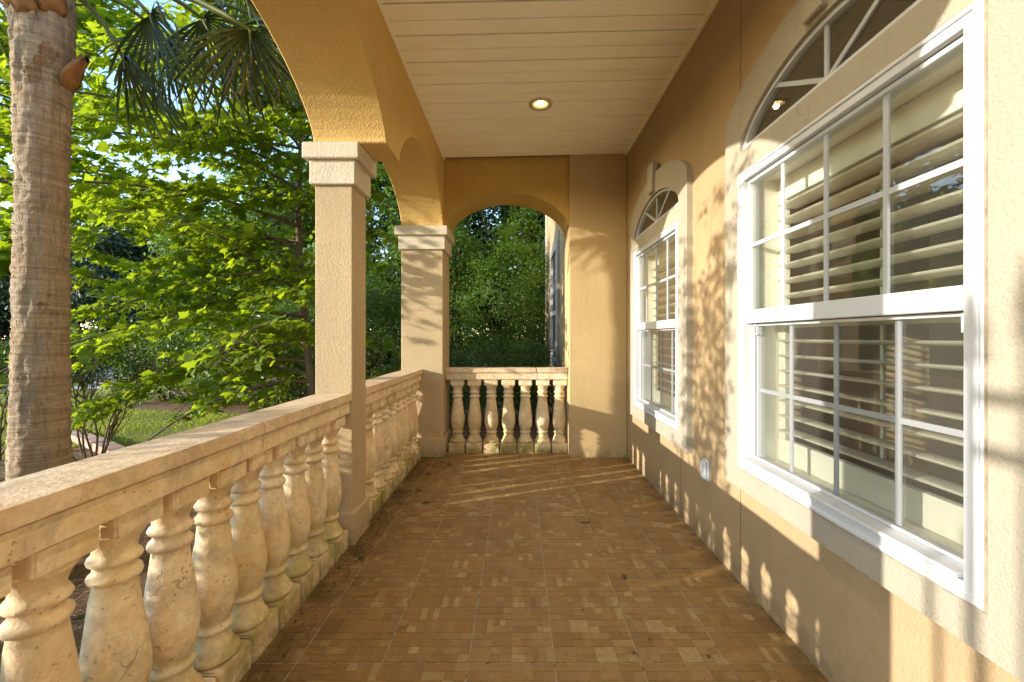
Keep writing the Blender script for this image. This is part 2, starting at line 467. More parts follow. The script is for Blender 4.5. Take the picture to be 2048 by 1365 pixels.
M['boot'] = plain('palm_boot', (0.30, 0.15, 0.06), 0.9, 0.35, 14, 0.8)
M['petiole'] = plain('palm_petiole', (0.14, 0.15, 0.05), 0.5, 0.2, 10)

def m_ground(name, a, b, d, scale):
    m = NT(name)
    c = m.mix(m.ramp(m.noise(scale, 5, 0.7), [(0.35, 0), (0.65, 1)]), a, b)
    c = m.mix(m.math('MULTIPLY', m.ramp(m.noise(scale*9, 3, 0.7), [(0.4, 1), (0.6, 0)]), 0.6), c, d)
    return m.fin(c, 0.95, m.bump(m.noise(scale*12, 4, 0.7), 0.8, 0.03), 0.1)
M['soil'] = m_ground('soil', (0.22, 0.14, 0.08), (0.32, 0.21, 0.12), (0.12, 0.075, 0.04), 3.0)
M['lawn'] = m_ground('lawn', (0.16, 0.20, 0.035), (0.26, 0.26, 0.06), (0.14, 0.10, 0.04), 2.0)

# ------------------------------------------------------------------ ground
GZ = -0.30
def sheet(name, mat, pts, z):
    me = bpy.data.meshes.new(name); me.from_pydata([(x, y, z) for x, y in pts], [], [tuple(range(len(pts)))]); me.materials.append(mat)
    return tag(obj(name, me), kind='structure')
sheet('ground', M['soil'], [(-300, -300), (300, -300), (300, 300), (-300, 300)], GZ)
LAWN = [(-26, -9), (-6.6, -9), (-6.6, 5.0), (-6.15, 6.1), (-5.1, 5.45), (-4.1, 5.0), (-3.2, 5.6), (-3.0, 6.6), (-4.0, 7.9), (-6.0, 8.5), (-8.5, 9.1), (-10.0, 11.5), (-12, 12.2), (-26, 13)]
sheet('lawn', M['lawn'], LAWN, GZ + 0.006)
sheet('pavement', M['concrete'], [(-40, 13.4), (-12.2, 12.6), (-10.8, 13.6), (-10.8, 14.6), (-40, 15.2)], GZ + 0.010)
sheet('road', M['asphalt'], [(-60, 17), (-9, 15.6), (-9, 22.5), (-60, 24)], GZ + 0.008)

# ------------------------------------------------------------------ porch floor with mosaic tiles
PITCH = 0.331
TX0, TY0 = -0.1925, 1.6247
floor = tag(obj('porch_floor', box_mesh('porch_floor', M['grout'], -1.27, 1.20, -3.2, 4.95, GZ - 0.1, -0.0022)), kind='structure')
PAL = [(0.275, 0.147, 0.036), (0.315, 0.178, 0.047), (0.345, 0.200, 0.057), (0.29, 0.155, 0.037), (0.365, 0.222, 0.075), (0.33, 0.197, 0.067)]
LIGHT = [(0.46, 0.32, 0.13), (0.42, 0.285, 0.105), (0.48, 0.34, 0.15)]
def tile_mesh(seed):
    rd = random.Random(seed)
    vs, fs, cols = [], [], []
    g = 0.0010
    def piece(x0, y0, x1, y1, c):
        k = rd.uniform(0.88, 1.10); c = tuple(x*k for x in c)
        b = len(vs); dz = rd.uniform(-0.0003, 0.0003)
        a0, b0, a1, b1 = x0+g, y0+g, x1-g, y1-g
        vs.extend([(a0, b0, dz), (a1, b0, dz), (a1, b1, dz), (a0, b1, dz), (a0, b0, -0.003), (a1, b0, -0.003), (a1, b1, -0.003), (a0, b1, -0.003)])
        for f in ((0,1,2,3), (4,5,1,0), (5,6,2,1), (6,7,3,2), (7,4,0,3)):
            fs.append(tuple(b+i for i in f)); cols.append(c)
    w = (PITCH - 0.0055)/4
    for i in range(4):
        for j in range(4):
            x, y = -2*w + i*w, -2*w + j*w
            t = rd.random()
            pick = lambda: rd.choice(LIGHT) if rd.random() < 0.13 else rd.choice(PAL)
            if 0.27 < t < 0.34:
                for a in range(3):
                    for b in range(3): piece(x+a*w/3, y+b*w/3, x+(a+1)*w/3, y+(b+1)*w/3, pick())
            elif t < 0.34:
                piece(x, y, x+w, y+w, rd.choice(LIGHT) if rd.random() < 0.10 else rd.choice(PAL))
            elif t < 0.62:
                for a in range(2):
                    for b in range(2): piece(x+a*w/2, y+b*w/2, x+(a+1)*w/2, y+(b+1)*w/2, pick())
            elif t < 0.74:
                for a in range(3): piece(x+a*w/3, y, x+(a+1)*w/3, y+w, pick())
            elif t < 0.86:
                for a in range(2): piece(x, y+a*w/2, x+w, y+(a+1)*w/2, pick())
            elif t < 0.93:
                for a in range(3):
                    for b in range(2): piece(x+a*w/3, y+b*w/2, x+(a+1)*w/3, y+(b+1)*w/2, pick())
            else:
                piece(x, y, x+w/2, y+w, pick()); piece(x+w/2, y, x+w, y+w/2, pick()); piece(x+w/2, y+w/2, x+w, y+w, pick())
    b = len(vs); q = (PITCH-0.0055)/2
    vs.extend([(-q, -q, -0.0012), (q, -q, -0.0012), (q, q, -0.0012), (-q, q, -0.0012), (-q, -q, -0.006), (q, -q, -0.006), (q, q, -0.006), (-q, q, -0.006)])
    for f in ((0,1,2,3), (4,5,1,0), (5,6,2,1), (6,7,3,2), (7,4,0,3)):
        fs.append(tuple(b+i for i in f)); cols.append((0.33, 0.235, 0.13))
    me = bpy.data.meshes.new('tile'); me.from_pydata(vs, [], fs)
    ca = me.color_attributes.new('piece', 'FLOAT_COLOR', 'CORNER')
    arr = []
    for f, c in zip(fs, cols): arr.extend([c[0], c[1], c[2], 1.0]*len(f))
    ca.data.foreach_set('color', arr)
    me.materials.append(M['tile'])
    return me
TILES = [tile_mesh(100+i) for i in range(4)]
for i in range(-3, 4):
    for j in range(-6, 10):
        o = obj('tile', random.choice(TILES), floor, (TX0 + (i+0.5)*PITCH, TY0 + (j+0.5)*PITCH, random.uniform(-0.0006, 0.0006)))
        o.rotation_euler = (random.uniform(-.0008, .0008), random.uniform(-.0008, .0008), random.choice([0, 0, 0, 2])*math.pi/2)

# ------------------------------------------------------------------ ceiling planks
def ceil_z(x): return 3.117 + (x + 0.785)*0.0225
def plank_mesh(y0, y1, z0, z1, mat, x0=-0.783, x1=1.130):
    bm = bmesh.new(); bm_box(bm, x0, x1, y0, y1, z0, z1)
    for v in bm.verts: v.co.z += ceil_z(v.co.x)
    return finish(bm, 'plank', mat)
def plank_profile(wide):
    # flat face with a rolled edge down to the groove
    bm = bmesh.new()
    prof = [(0.0, 0.011), (0.0, 0.004), (0.006, 0.0), (wide-0.006, 0.0), (wide-0.0005, 0.005), (wide, 0.011)]
    rows = []
    for x in (-0.783, 1.130):
        rows.append([bm.verts.new((x, y, z + ceil_z(x))) for y, z in prof])
    n = len(prof)
    for k in range(n):
        bm.faces.new((rows[0][k], rows[0][(k+1) % n], rows[1][(k+1) % n], rows[1][k]))
    bm.faces.new(rows[0]); bm.faces.new(rows[1][::-1])
    return finish(bm, 'plank', M['vinyl'])
ceiling = tag(obj('ceiling', plank_mesh(-3.2, 4.46, 0.012, 0.03, M['vinyl_dark'])), kind='structure')
PA, PB = plank_profile(0.1212), plank_profile(0.1172)
for k in range(-12, 17):
    y = 2.508 + 0.1272*k
    if y + 0.127 > 4.47: break
    obj('plank', PA if k % 2 else PB, ceiling, (0, y, 0))
obj('moulding', plank_mesh(-1.2, 4.446, -0.014, 0.004, M['vinyl'], 1.108, 1.1315), ceiling)
obj('moulding', plank_mesh(-1.2, 4.446, -0.007, 0.004, M['vinyl'], -0.7845, -0.768), ceiling)
roof = tag(obj('porch_roof', box_mesh('porch_roof', M['roof'], -1.75, 4.9, -3.6, 5.3, 3.42, 3.55)), 'dark shingled slab roof above the porch ceiling', 'roof')

# ------------------------------------------------------------------ columns, arched beams, pier
def arch_pts(a, b, z0, rise, n=26):
    """left to right points of a flattened arch between a and b."""
    c, h = (a+b)/2, (b-a)/2
    Rr = (h*h + rise*rise)/(2*rise)
    pts = []
    for i in range(n+1):
        t = -math.cos(math.pi*i/n)
        e = rise*math.sqrt(max(0, 1-t*t)); s = math.sqrt(Rr*Rr - (t*h)**2) - (Rr-rise)
        pts.append((c + h*t, z0 + 0.5*e + 0.5*s))
    return pts
SPR = 2.408
prof = [(-3.6, 3.40), (-3.6, SPR), (-3.48, SPR)] + arch_pts(-3.46, -1.66, SPR + .001, 0.41) + [(-1.65, SPR)]
prof = [(-3.2, 3.40), (-3.2, SPR)] + [(-1.40, SPR)] + arch_pts(-1.38, 0.43, SPR + .001, 0.41) + [(0.45, SPR), (0.68, SPR)] + arch_pts(0.70, 2.52, SPR + .001, 0.41) + [(2.53, SPR), (2.785, SPR)] + arch_pts(2.795, 4.405, SPR + .001, 0.42) + [(4.415, SPR), (4.83, SPR), (4.83, 3.40)]
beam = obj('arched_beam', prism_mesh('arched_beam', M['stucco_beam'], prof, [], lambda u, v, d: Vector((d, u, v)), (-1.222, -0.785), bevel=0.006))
tag(beam, 'long ochre stucco beam with arches over the garden side balustrade', 'beam')
bp = [(-0.784, 3.40), (-0.784, 2.43)] + arch_pts(-0.770, 0.520, 2.44, 0.335) + [(0.530, 2.43), (0.530, 3.40)]
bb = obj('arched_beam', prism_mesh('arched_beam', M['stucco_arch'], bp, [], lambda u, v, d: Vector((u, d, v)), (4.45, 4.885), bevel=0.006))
tag(bb, 'short ochre stucco arch spanning the far end of the porch', 'beam')
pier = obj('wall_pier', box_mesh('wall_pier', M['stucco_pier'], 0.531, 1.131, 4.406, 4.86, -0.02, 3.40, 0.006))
tag(pier, 'plain tan stucco pier at the porch end beside the far window', 'pier')

def column(x0, x1, y0, y1, label, one_step=False, group='porch columns'):
    t = empty('porch_column', ((x0+x1)/2, (y0+y1)/2, 0), label, 'column', group)
    hx, hy = (x1-x0)/2, (y1-y0)/2
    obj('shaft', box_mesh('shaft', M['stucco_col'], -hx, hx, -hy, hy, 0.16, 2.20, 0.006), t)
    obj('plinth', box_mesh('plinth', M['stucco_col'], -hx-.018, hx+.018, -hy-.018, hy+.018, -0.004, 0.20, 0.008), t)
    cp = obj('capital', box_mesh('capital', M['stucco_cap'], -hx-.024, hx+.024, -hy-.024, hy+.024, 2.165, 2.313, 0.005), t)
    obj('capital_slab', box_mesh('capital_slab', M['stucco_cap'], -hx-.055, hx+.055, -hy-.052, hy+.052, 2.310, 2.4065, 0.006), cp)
    return t
column(-1.226, -1.0, 2.548, 2.774, 'slim square stucco column in full sun in the middle of the balustrade')
column(-1.226, -0.790, 4.42, 4.83, 'wide stucco corner column with dappled leaf shadows at the porch end')
column(-1.226, -1.0, 0.45, 0.68, 'square stucco column at the near end of the long balustrade')
column(-1.226, -1.0, -1.65, -1.42, 'square stucco column on the far side of the porch entrance')

# ------------------------------------------------------------------ balustrades
PROFILE = [(0.070, 0.104), (0.080, 0.111), (0.084, 0.121), (0.080, 0.132), (0.071, 0.138), (0.069, 0.146), (0.062, 0.162), (0.054, 0.182),
           (0.050, 0.200), (0.051, 0.205), (0.059, 0.209), (0.063, 0.217), (0.060, 0.225), (0.051, 0.230), (0.054, 0.242), (0.063, 0.262), (0.0715, 0.292), (0.0755, 0.325),
           (0.0755, 0.355), (0.0725, 0.395), (0.0665, 0.440), (0.0595, 0.490), (0.0525, 0.545), (0.0480, 0.585),
           (0.0490, 0.590), (0.0570, 0.595), (0.0600, 0.604), (0.0575, 0.613), (0.0490, 0.619), (0.0462, 0.630), (0.0485, 0.638), (0.0560, 0.643), (0.0590, 0.651), (0.0560, 0.659),
           (0.0478, 0.665), (0.0475, 0.676), (0.0520, 0.696), (0.0610, 0.713), (0.0670, 0.720), (0.0670, 0.732)]
def rough_up(bm, amp, scale, off):
    for v in bm.verts:
        n = mnoise.noise_vector(v.co*scale + Vector((off, off*1.7, 0)))
        v.co += n*amp
def baluster_meshes(seed):
    bm = bmesh.new(); lathe_bm(bm, PROFILE, 40); rough_up(bm, 0.0030, 14, seed*3.1); rough_up(bm, 0.0022, 42, seed*5.3)
    body = finish(bm, 'baluster', M['stone'], True)
    def blk(h, z0, z1):
        bm = bmesh.new(); bm_box(bm, -h, h, -h, h, z0, z1)
        bmesh.ops.subdivide_edges(bm, edges=bm.edges[:], cuts=3, use_grid_fill=True)
        es = [e for e in bm.edges if len(e.link_faces) == 2 and e.calc_face_angle(0) > 0.6]
        bmesh.ops.bevel(bm, geom=es, offset=0.006, segments=2, affect='EDGES')
        rough_up(bm, 0.0026, 22, seed*2.7)
        return finish(bm, 'block', M['stone'])
    return body, blk(0.086, -0.006, 0.107), blk(0.0735, 0.728, 0.7935)
BAL = [baluster_meshes(i) for i in range(5)]
def slab(x0, x1, y0, y1, z0, z1, mat, seed):
    bm = bmesh.new(); bm_box(bm, x0, x1, y0, y1, z0, z1)
    L = max(x1-x0, y1-y0); n = max(2, int(L/0.06))
    long = [e for e in bm.edges if e.calc_length() > L*0.9]
    bmesh.ops.subdivide_edges(bm, edges=long, cuts=n, use_grid_fill=True)
    es = [e for e in bm.edges if len(e.link_faces) == 2 and e.calc_face_angle(0) > 0.6]
    bmesh.ops.bevel(bm, geom=es, offset=0.005, segments=2, affect='EDGES')
    for v in bm.verts: v.co += mnoise.noise_vector(v.co*9 + Vector((seed, 0, 0)))*0.0022
    return finish(bm, 'rail', mat)
def balustrade(label, base, along, length, centres, cuts, seed):
    """base: world point of the start on the centre line; along 'x' or 'y'."""
    t = empty('stone_balustrade', base, label, 'balustrade', 'porch balustrades')
    def rect(a, b, h):
        return (a, b, -h, h) if along == 'x' else (-h, h, a, b)
    pr = 0
    for k, c in enumerate(cuts + [length]):
        obj('cap_stone', slab(*rect(pr + 0.0012, c - 0.0012, 0.100), 0.868, 0.915, M['stone_cap'], seed+k), t)
        pr = c
    pr = 0
    for k, c in enumerate([x*0.9 + 0.11 for x in cuts] + [length]):
        obj('rail_stone', slab(*rect(pr + 0.001, c - 0.001, 0.0865), 0.793, 0.866, M['stone'], seed+9+k), t)
        pr = c
    for i, c in enumerate(centres):
        b, p, k = BAL[(i*2 + seed) % 5]
        loc = (c, 0, 0) if along == 'x' else (0, c, 0)
        o = obj('baluster', b, t, loc); o.rotation_euler = (random.uniform(-.006, .006), random.uniform(-.006, .006), 0)
        q = obj('plinth', p, o); q.rotation_euler = (0, 0, random.uniform(-.02, .02))
        obj('block', k, o)
    return t
balustrade('long travertine balustrade in the foreground running up to the slim column', (-1.10, 0.682, 0), 'y', 1.864, [2.437-0.183*k-0.682 for k in range(10)], [0.985], 1)
balustrade('travertine balustrade with green stains between the slim column and corner column', (-1.10, 2.776, 0), 'y', 1.643, [0.092+0.1825*k for k in range(9)], [0.85], 2)
balustrade('short travertine balustrade with seven balusters under the end arch', (-0.788, 4.64, 0), 'x', 1.318, [0.121+0.1855*k-0.0 for k in range(7)], [0.98], 3)

# ------------------------------------------------------------------ house wall and windows
WX = 1.132
WIN_Y = (1.545, 3.445)
def win_hole(yc):
    return [(yc-.57, .59), (yc+.57, .59), (yc+.57, 2.19)] + [(u, v) for u, v in arch_pts(yc-.568, yc+.568, 2.20, 0.235)[::-1]] + [(yc-.57, 2.19)]
wall = obj('house_wall', prism_mesh('house_wall', M['stucco'], [(-3.6, -0.3), (4.405, -0.3), (4.405, 3.40), (-3.6, 3.40)], [win_hole(y) for y in WIN_Y], lambda u, v, d: Vector((d, u, v)), (WX, 1.262)))
tag(wall, 'long tan stucco house wall holding the two arched windows', 'wall')
for y, z0, z1 in ((2.154, 0.0, 3.12), (2.95, 0.0, 0.50)):
    obj('control_joint', box_mesh('control_joint', M['joint'], WX-0.0012, WX+0.002, y-0.002, y+0.002, z0, z1), wall)

def to_wall(u, v, d): return Vector((d - WX, u, v))
def ring(name, mat, y0, y1, z0, z1, w, x0, x1, bevel=0.002):
    return prism_mesh(name, mat, [(y0, z0), (y1, z0), (y1, z1), (y0, z1)], [[(y0+w, z0+w), (y1-w, z0+w), (y1-w, z1-w), (y0+w, z1-w)]], to_wall, (x0, x1), bevel)
def wbox(name, mat, x0, x1, y0, y1, z0, z1, bevel=0.0):
    return box_mesh(name, mat, x0-WX, x1-WX, y0, y1, z0, z1, bevel)
def louver_mesh(L):
    bm = bmesh.new(); n = 10; rows = []
    for y in (-L/2, L/2):
        rows.append([bm.verts.new((0.054*math.cos(2*math.pi*k/n), y, 0.0078*math.sin(2*math.pi*k/n))) for k in range(n)])
    for k in range(n): bm.faces.new((rows[0][k], rows[0][(k+1) % n], rows[1][(k+1) % n], rows[1][k]))
    bm.faces.new(rows[0]); bm.faces.new(rows[1][::-1])
    me = finish(bm, 'louver', M['shutter']); return me
def make_window():
    t = empty('arched_window', (WX, WIN_Y[0], 0), 'large near window with white frame, open shutters and arched transom', 'window', 'arched windows in the house wall')
    def arch_loop(h, zb, zs, rise): return [(-h, zb), (h, zb)] + arch_pts(-h, h, zs, rise)[::-1]
    outer = [(-.695, .50), (.695, .50), (.695, 2.345)] + arch_pts(-.693, .693, 2.35, 0.225)[::-1] + [(-.695, 2.345)]
    su = obj('surround', prism_mesh('surround', M['stucco_trim'], outer, [[(-.555, .605), (.555, .605), (.555, 2.055), (-.555, 2.055)], arch_loop(.552, 2.165, 2.185, .225)], to_wall, (1.094, 1.142), 0.006), t)
    obj('keystone', prism_mesh('keystone', M['stucco_trim'], [(-.05, 2.425), (.05, 2.425), (.074, 2.655), (-.074, 2.655)], [], to_wall, (1.066, 1.110), 0.005), su)
    fr = obj('frame', ring('frame', M['white'], -.553, .553, .607, 2.053, .045, 1.089, 1.190), t)
    obj('brick_mould', ring('brick_mould', M['white'], -.547, .547, .613, 2.047, .012, 1.083, 1.0915), fr)
    obj('sill', wbox('sill', M['white'], 1.080, 1.16, -.500, .500, .655, .668, .002), fr)
    obj('caulk', ring('caulk', M['caulk'], -.5585, .5585, .6015, 2.0585, .0052, 1.0925, 1.0965, 0), fr)
    # upper sash
    us = obj('upper_sash', ring('upper_sash', M['white'], -.507, .507, 1.345, 2.006, .016, 1.112, 1.146), t)
    obj('meeting_rail', wbox('meeting_rail', M['white'], 1.101, 1.147, -.5065, .5065, 1.317, 1.380, .003), us)
    obj('pane', wbox('pane', M['glass'], 1.129, 1.1295, -.495, .495, 1.37, 1.994), us)
    for y in (-.253, 0, .253): obj('muntin', wbox('muntin', M['muntin'], 1.121, 1.1275, y-.0095, y+.0095, 1.379, 1.992), us)
    obj('muntin', wbox('muntin', M['muntin'], 1.1215, 1.1277, -.493, .493, 1.683, 1.702), us)
    # lower sash
    ls = obj('lower_sash', ring('lower_sash', M['white'], -.507, .507, .652, 1.335, .022, 1.149, 1.184), t)
    obj('pane', wbox('pane', M['glass'], 1.166, 1.1665, -.487, .487, .672, 1.316), ls)
    for y in (-.253, 0, .253): obj('muntin', wbox('muntin', M['muntin'], 1.158, 1.1645, y-.0095, y+.0095, .673, 1.314), ls)
    obj('muntin', wbox('muntin', M['muntin'], 1.1585, 1.1647, -.486, .486, .988, 1.006), ls)
    for s in (-1, 1): obj('clip', ring('clip', M['white'], s*.478-.014, s*.478+.014, 1.262, 1.312, .006, 1.131, 1.137, 0), ls)
    obj('track', wbox('track', M['track'], 1.1475, 1.1495, -.504, .504, 1.308, 1.3165), ls)
    sc = obj('insect_screen', ring('insect_screen', M['white'], -.505, .505, .670, 1.314, .010, 1.1375, 1.1445, 0), t)
    me = bpy.data.meshes.new('mesh_cloth'); me.from_pydata([(1.1405-WX, -.496, .679), (1.1405-WX, .496, .679), (1.1405-WX, .496, 1.305), (1.1405-WX, -.496, 1.305)], [], [(0, 1, 2, 3)]); me.materials.append(M['screen'])
    obj('mesh_cloth', me, sc)
    # arched transom
    tr = obj('transom', prism_mesh('transom', M['white'], arch_loop(.550, 2.167, 2.187, .222), [arch_loop(.520, 2.192, 2.20, .190)], to_wall, (1.112, 1.150), .002), t)
    obj('pane', prism_mesh('pane', M['glass'], arch_loop(.530, 2.185, 2.20, .198), [], to_wall, (1.132, 1.1325)), tr)
    for ang in (28, 90, 152):
        ca, sa = math.cos(R(ang)), math.sin(R(ang))
        # reach of the spoke up to the arch
        L = 0.05
        ap = arch_pts(-.520, .520, 2.20, .190, 60)
        while True:
            u, v = L*ca, 2.19 + L*sa
            zt = np.interp(u, [p[0] for p in ap], [p[1] for p in ap])
            if v > zt or abs(u) > .52: break
            L += 0.01
        a, b = Vector((0, 2.19)), Vector((L*ca, 2.19 + L*sa)); n = Vector((-sa, ca))*.009
        obj('muntin', prism_mesh('muntin', M['muntin'], [tuple(a-n), tuple(b-n), tuple(b+n), tuple(a+n)], [], to_wall, (1.122 + ang*1e-5, 1.131)), tr)
    # inner jambs
    for s in (-1, 1): obj('jamb', wbox('jamb', M['shutter'], 1.186, 1.300, min(s*.512, s*.54), max(s*.512, s*.54), .62, 2.05), t)
    obj('stool', wbox('stool', M['shutter'], 1.186, 1.300, -.512, .512, .62, .655), t)
    obj('head', wbox('head', M['shutter'], 1.186, 1.300, -.512, .512, 2.012, 2.05), t)
    # plantation shutter
    sh = obj('shutter', wbox('shutter', M['shutter'], 1.262, 1.292, -.510, .510, 1.905, 2.010, .003), t)
    obj('bottom_rail', wbox('bottom_rail', M['shutter'], 1.262, 1.292, -.510, .510, .657, .765, .003), sh)
    for s in (-1, 1): obj('stile', wbox('stile', M['shutter'], 1.263, 1.291, min(s*.462, s*.5095), max(s*.462, s*.5095), .766, 1.904, .003), sh)
    obj('tilt_rod', wbox('tilt_rod', M['shutter'], 1.326, 1.338, -.007, .007, .79, 1.87), sh)
    lm = louver_mesh(0.920)
    for k in range(16):
        o = obj('louver', lm, sh, (1.277 - WX, 0, 0.808 + 0.0706*k)); o.rotation_euler = (0, R(4), 0)
    return t
w1 = make_window()
w2 = copy_tree(w1)
w2.location.y = WIN_Y[1]
w2['label'] = 'far arched window with white frame and shutters nearest the porch end'

oc = empty('outlet_cover', (WX, 2.54, 0.455), 'small white weatherproof outlet cover low on the wall between the windows', 'outlet')
obj('plate', box_mesh('plate', M['white'], -.012, .001, -.038, .038, -.062, .062, .003), oc)
lid = obj('lid', box_mesh('lid', M['white'], -.027, -.0125, -.030, .030, -.052, .052, .004), oc)
for k in range(6): obj('rib', box_mesh('rib', M['white'], -.0315, -.0265, -.021, .021, -.042+.0155*k, -.036+.0155*k), lid)

# room behind the windows
tag(obj('interior_floor', box_mesh('interior_floor', M['room_floor'], 1.262, 4.6, -3.5, 4.4, -0.1, 0.0)), kind='structure')
tag(obj('interior_wall', box_mesh('interior_wall', M['room_wall'], 4.6, 4.72, -3.5, 4.4, -0.1, 3.3)), kind='structure')
tag(obj('interior_wall', box_mesh('interior_wall', M['room_wall'], 1.264, 4.6, 4.4, 4.5, -0.1, 3.3)), kind='structure')
tag(obj('interior_wall', box_mesh('interior_wall', M['room_wall'], 1.264, 4.6, -3.6, -3.5, -0.1, 3.3)), kind='structure')
tag(obj('interior_wall', box_mesh('interior_wall', M['room_wall'], 3.3, 4.6, 2.55, 2.67, 0.0, 2.9)), kind='structure')
tag(obj('interior_ceiling', box_mesh('interior_ceiling', M['room_wall'], 1.264, 4.6, -3.5, 4.4, 2.9, 3.0)), kind='structure')
dr = empty('interior_door', (3.29, 2.60, 0), 'white panelled door edge seen through the near window shutters', 'door')
obj('leaf', box_mesh('leaf', M['shutter'], -.04, 0.0, -.10, .75, 0.005, 2.05, .003), dr)
for z in (0.35, 1.02, 1.7): obj('hinge', box_mesh('hinge', M['iron'], -.052, -.041, -.09, -.06, z, z+.10), dr)

# recessed lights
LX, LY = 0.178, 3.424
LZ = ceil_z(LX)
em = NT('bulb_glow'); em.bsdf.inputs['Emission Color'].default_value = (1.0, 0.80, 0.5, 1); em.bsdf.inputs['Emission Strength'].default_value = 5.0
em.fin((0.9, 0.85, 0.75), 0.3)
def downlight(y, label):
    dl = empty('recessed_downlight', (LX, y, LZ), label, 'light', 'recessed lights in the porch ceiling')
    bm = bmesh.new()
    n = 40; rr = [(0.097, 0.002), (0.095, -0.009), (0.088, -0.012), (0.066, -0.010), (0.060, 0.0), (0.058, 0.03), (0.048, 0.10)]
    rings = [[bm.verts.new((r*math.cos(2*math.pi*i/n), r*math.sin(2*math.pi*i/n), z)) for i in range(n)] for r, z in rr]
    for a, b in zip(rings[:-1], rings[1:]):
        for i in range(n): bm.faces.new((a[i], a[(i+1) % n], b[(i+1) % n], b[i]))
    bm.faces.new(rings[-1])
    obj('trim_ring', finish(bm, 'trim_ring', M['brass'], True), dl)
    bm = bmesh.new(); lathe_bm(bm, [(0.010, 0.085), (0.020, 0.075), (0.028, 0.060), (0.029, 0.046), (0.020, 0.034), (0.004, 0.030)], 20)
    obj('bulb', finish(bm, 'bulb', em.m, True), dl)
    ld = bpy.data.lights.new('lamp_glow', 'SPOT'); ld.energy = LAMP_W; ld.color = (1.0, 0.80, 0.52); ld.spot_size = R(150); ld.spot_blend = 1.0; ld.shadow_soft_size = 0.02
    lo = bpy.data.objects.new('lamp_glow', ld); link(lo, dl); lo.location = (0, 0, -0.02)
    return dl
LAMP_W = 14.0
downlight(LY, 'round recessed downlight glowing in the cream porch ceiling')
downlight(1.15, 'unseen downlight added as fill light above the near window')  # added lamp out of view, warm fill for the shaded porch
downlight(-1.1, 'unseen downlight added as fill light above the porch entrance')  # another added lamp out of view, fill behind the camera
# the ceiling is open where the lamp sits
bm = bmesh.new(); lathe_bm(bm, [(0.070, LZ - 0.1), (0.070, LZ + 0.2)], 32, LX, LY)
cut = bpy.data.objects.new('cutter', finish(bm, 'cutter', M['vinyl'])); COL.objects.link(cut)
for o in [ceiling] + [c for c in ceiling.children if c.name.startswith('plank') and abs(c.location.y + 0.0625 - LY) < 0.14]:
    md = o.modifiers.new('hole', 'BOOLEAN'); md.object = cut; md.operation = 'DIFFERENCE'; md.solver = 'EXACT'
    bpy.context.view_layer.update()
    me = bpy.data.meshes.new_from_object(o.evaluated_get(bpy.context.evaluated_depsgraph_get()))
    o.modifiers.clear(); o.data = me
bpy.data.objects.remove(cut)

# ------------------------------------------------------------------ house wing beyond the end arch
wing = empty('house_wing', (1.9, 8.6, GZ), 'tan stucco wing of the house seen past the end arch', 'building')
obj('wall', box_mesh('wall', M['stucco'], -1.13, 1.6, -3.6, 3.1, -.02, 6.2, .01), wing)
obj('corner_trim', box_mesh('corner_trim', M['stucco_trim'], -1.16, -1.0, 2.55, 3.13, -.01, 6.1, .01), wing)
ww = obj('window', prism_mesh('window', M['white'], [(-.55, 1.05), (.75, 1.05), (.75, 3.35), (-.55, 3.35)], [[(-.48, 1.12), (.68, 1.12), (.68, 3.28), (-.48, 3.28)]], lambda u, v, d: Vector((d, u, v)), (-1.19, -1.131)), wing)
obj('pane', box_mesh('pane', M['track'], -1.146, -1.144, -.48, .68, 1.12, 3.28), ww)
obj('backing', box_mesh('backing', M['track'], -1.134, -1.1315, -.48, .68, 1.12, 3.28), ww)
obj('meeting_rail', box_mesh('meeting_rail', M['white'], -1.185, -1.147, -.48, .68, 2.0, 2.08), ww)
obj('surround', prism_mesh('surround', M['stucco_trim'], [(-.72, .9), (.92, .9), (.92, 3.55), (-.72, 3.55)], [[(-.55, 1.05), (.75, 1.05), (.75, 3.35), (-.55, 3.35)]], lambda u, v, d: Vector((d, u, v)), (-1.175, -1.128)), wing)

# ------------------------------------------------------------------ edging
ed = empty('garden_edging', (-5.6, 5.8, GZ), 'low pink concrete edging strip between the lawn and planting bed', 'edging')
bm = bmesh.new()
ep = [(-7.3, 6.62), (-6.6, 6.35), (-6.1, 6.08), (-5.55, 5.72), (-5.1, 5.42), (-4.5, 5.08), (-4.0, 4.95)]
for a, b in zip(ep[:-1], ep[1:]):
    av, bv = Vector((*a, 0)), Vector((*b, 0)); d = (bv-av).normalized()*0.004; nrm = Vector((-d.y, d.x, 0)).normalized()*.10
    q = [av+d-nrm, bv-d-nrm, bv-d+nrm, av+d+nrm]
    bm2 = bmesh.new()
    v = [bm2.verts.new(p - Vector((-5.6, 5.8, 0)) + Vector((0, 0, -.03))) for p in q] + [bm2.verts.new(p - Vector((-5.6, 5.8, 0)) + Vector((0, 0, .10))) for p in q]
    for f in ((0,3,2,1),(4,5,6,7),(0,1,5,4),(1,2,6,5),(2,3,7,6),(3,0,4,7)): bm2.faces.new([v[i] for i in f])
    obj('kerb_block', finish(bm2, 'kerb_block', M['brick_pink'], bevel=.012), ed)
bm.free()

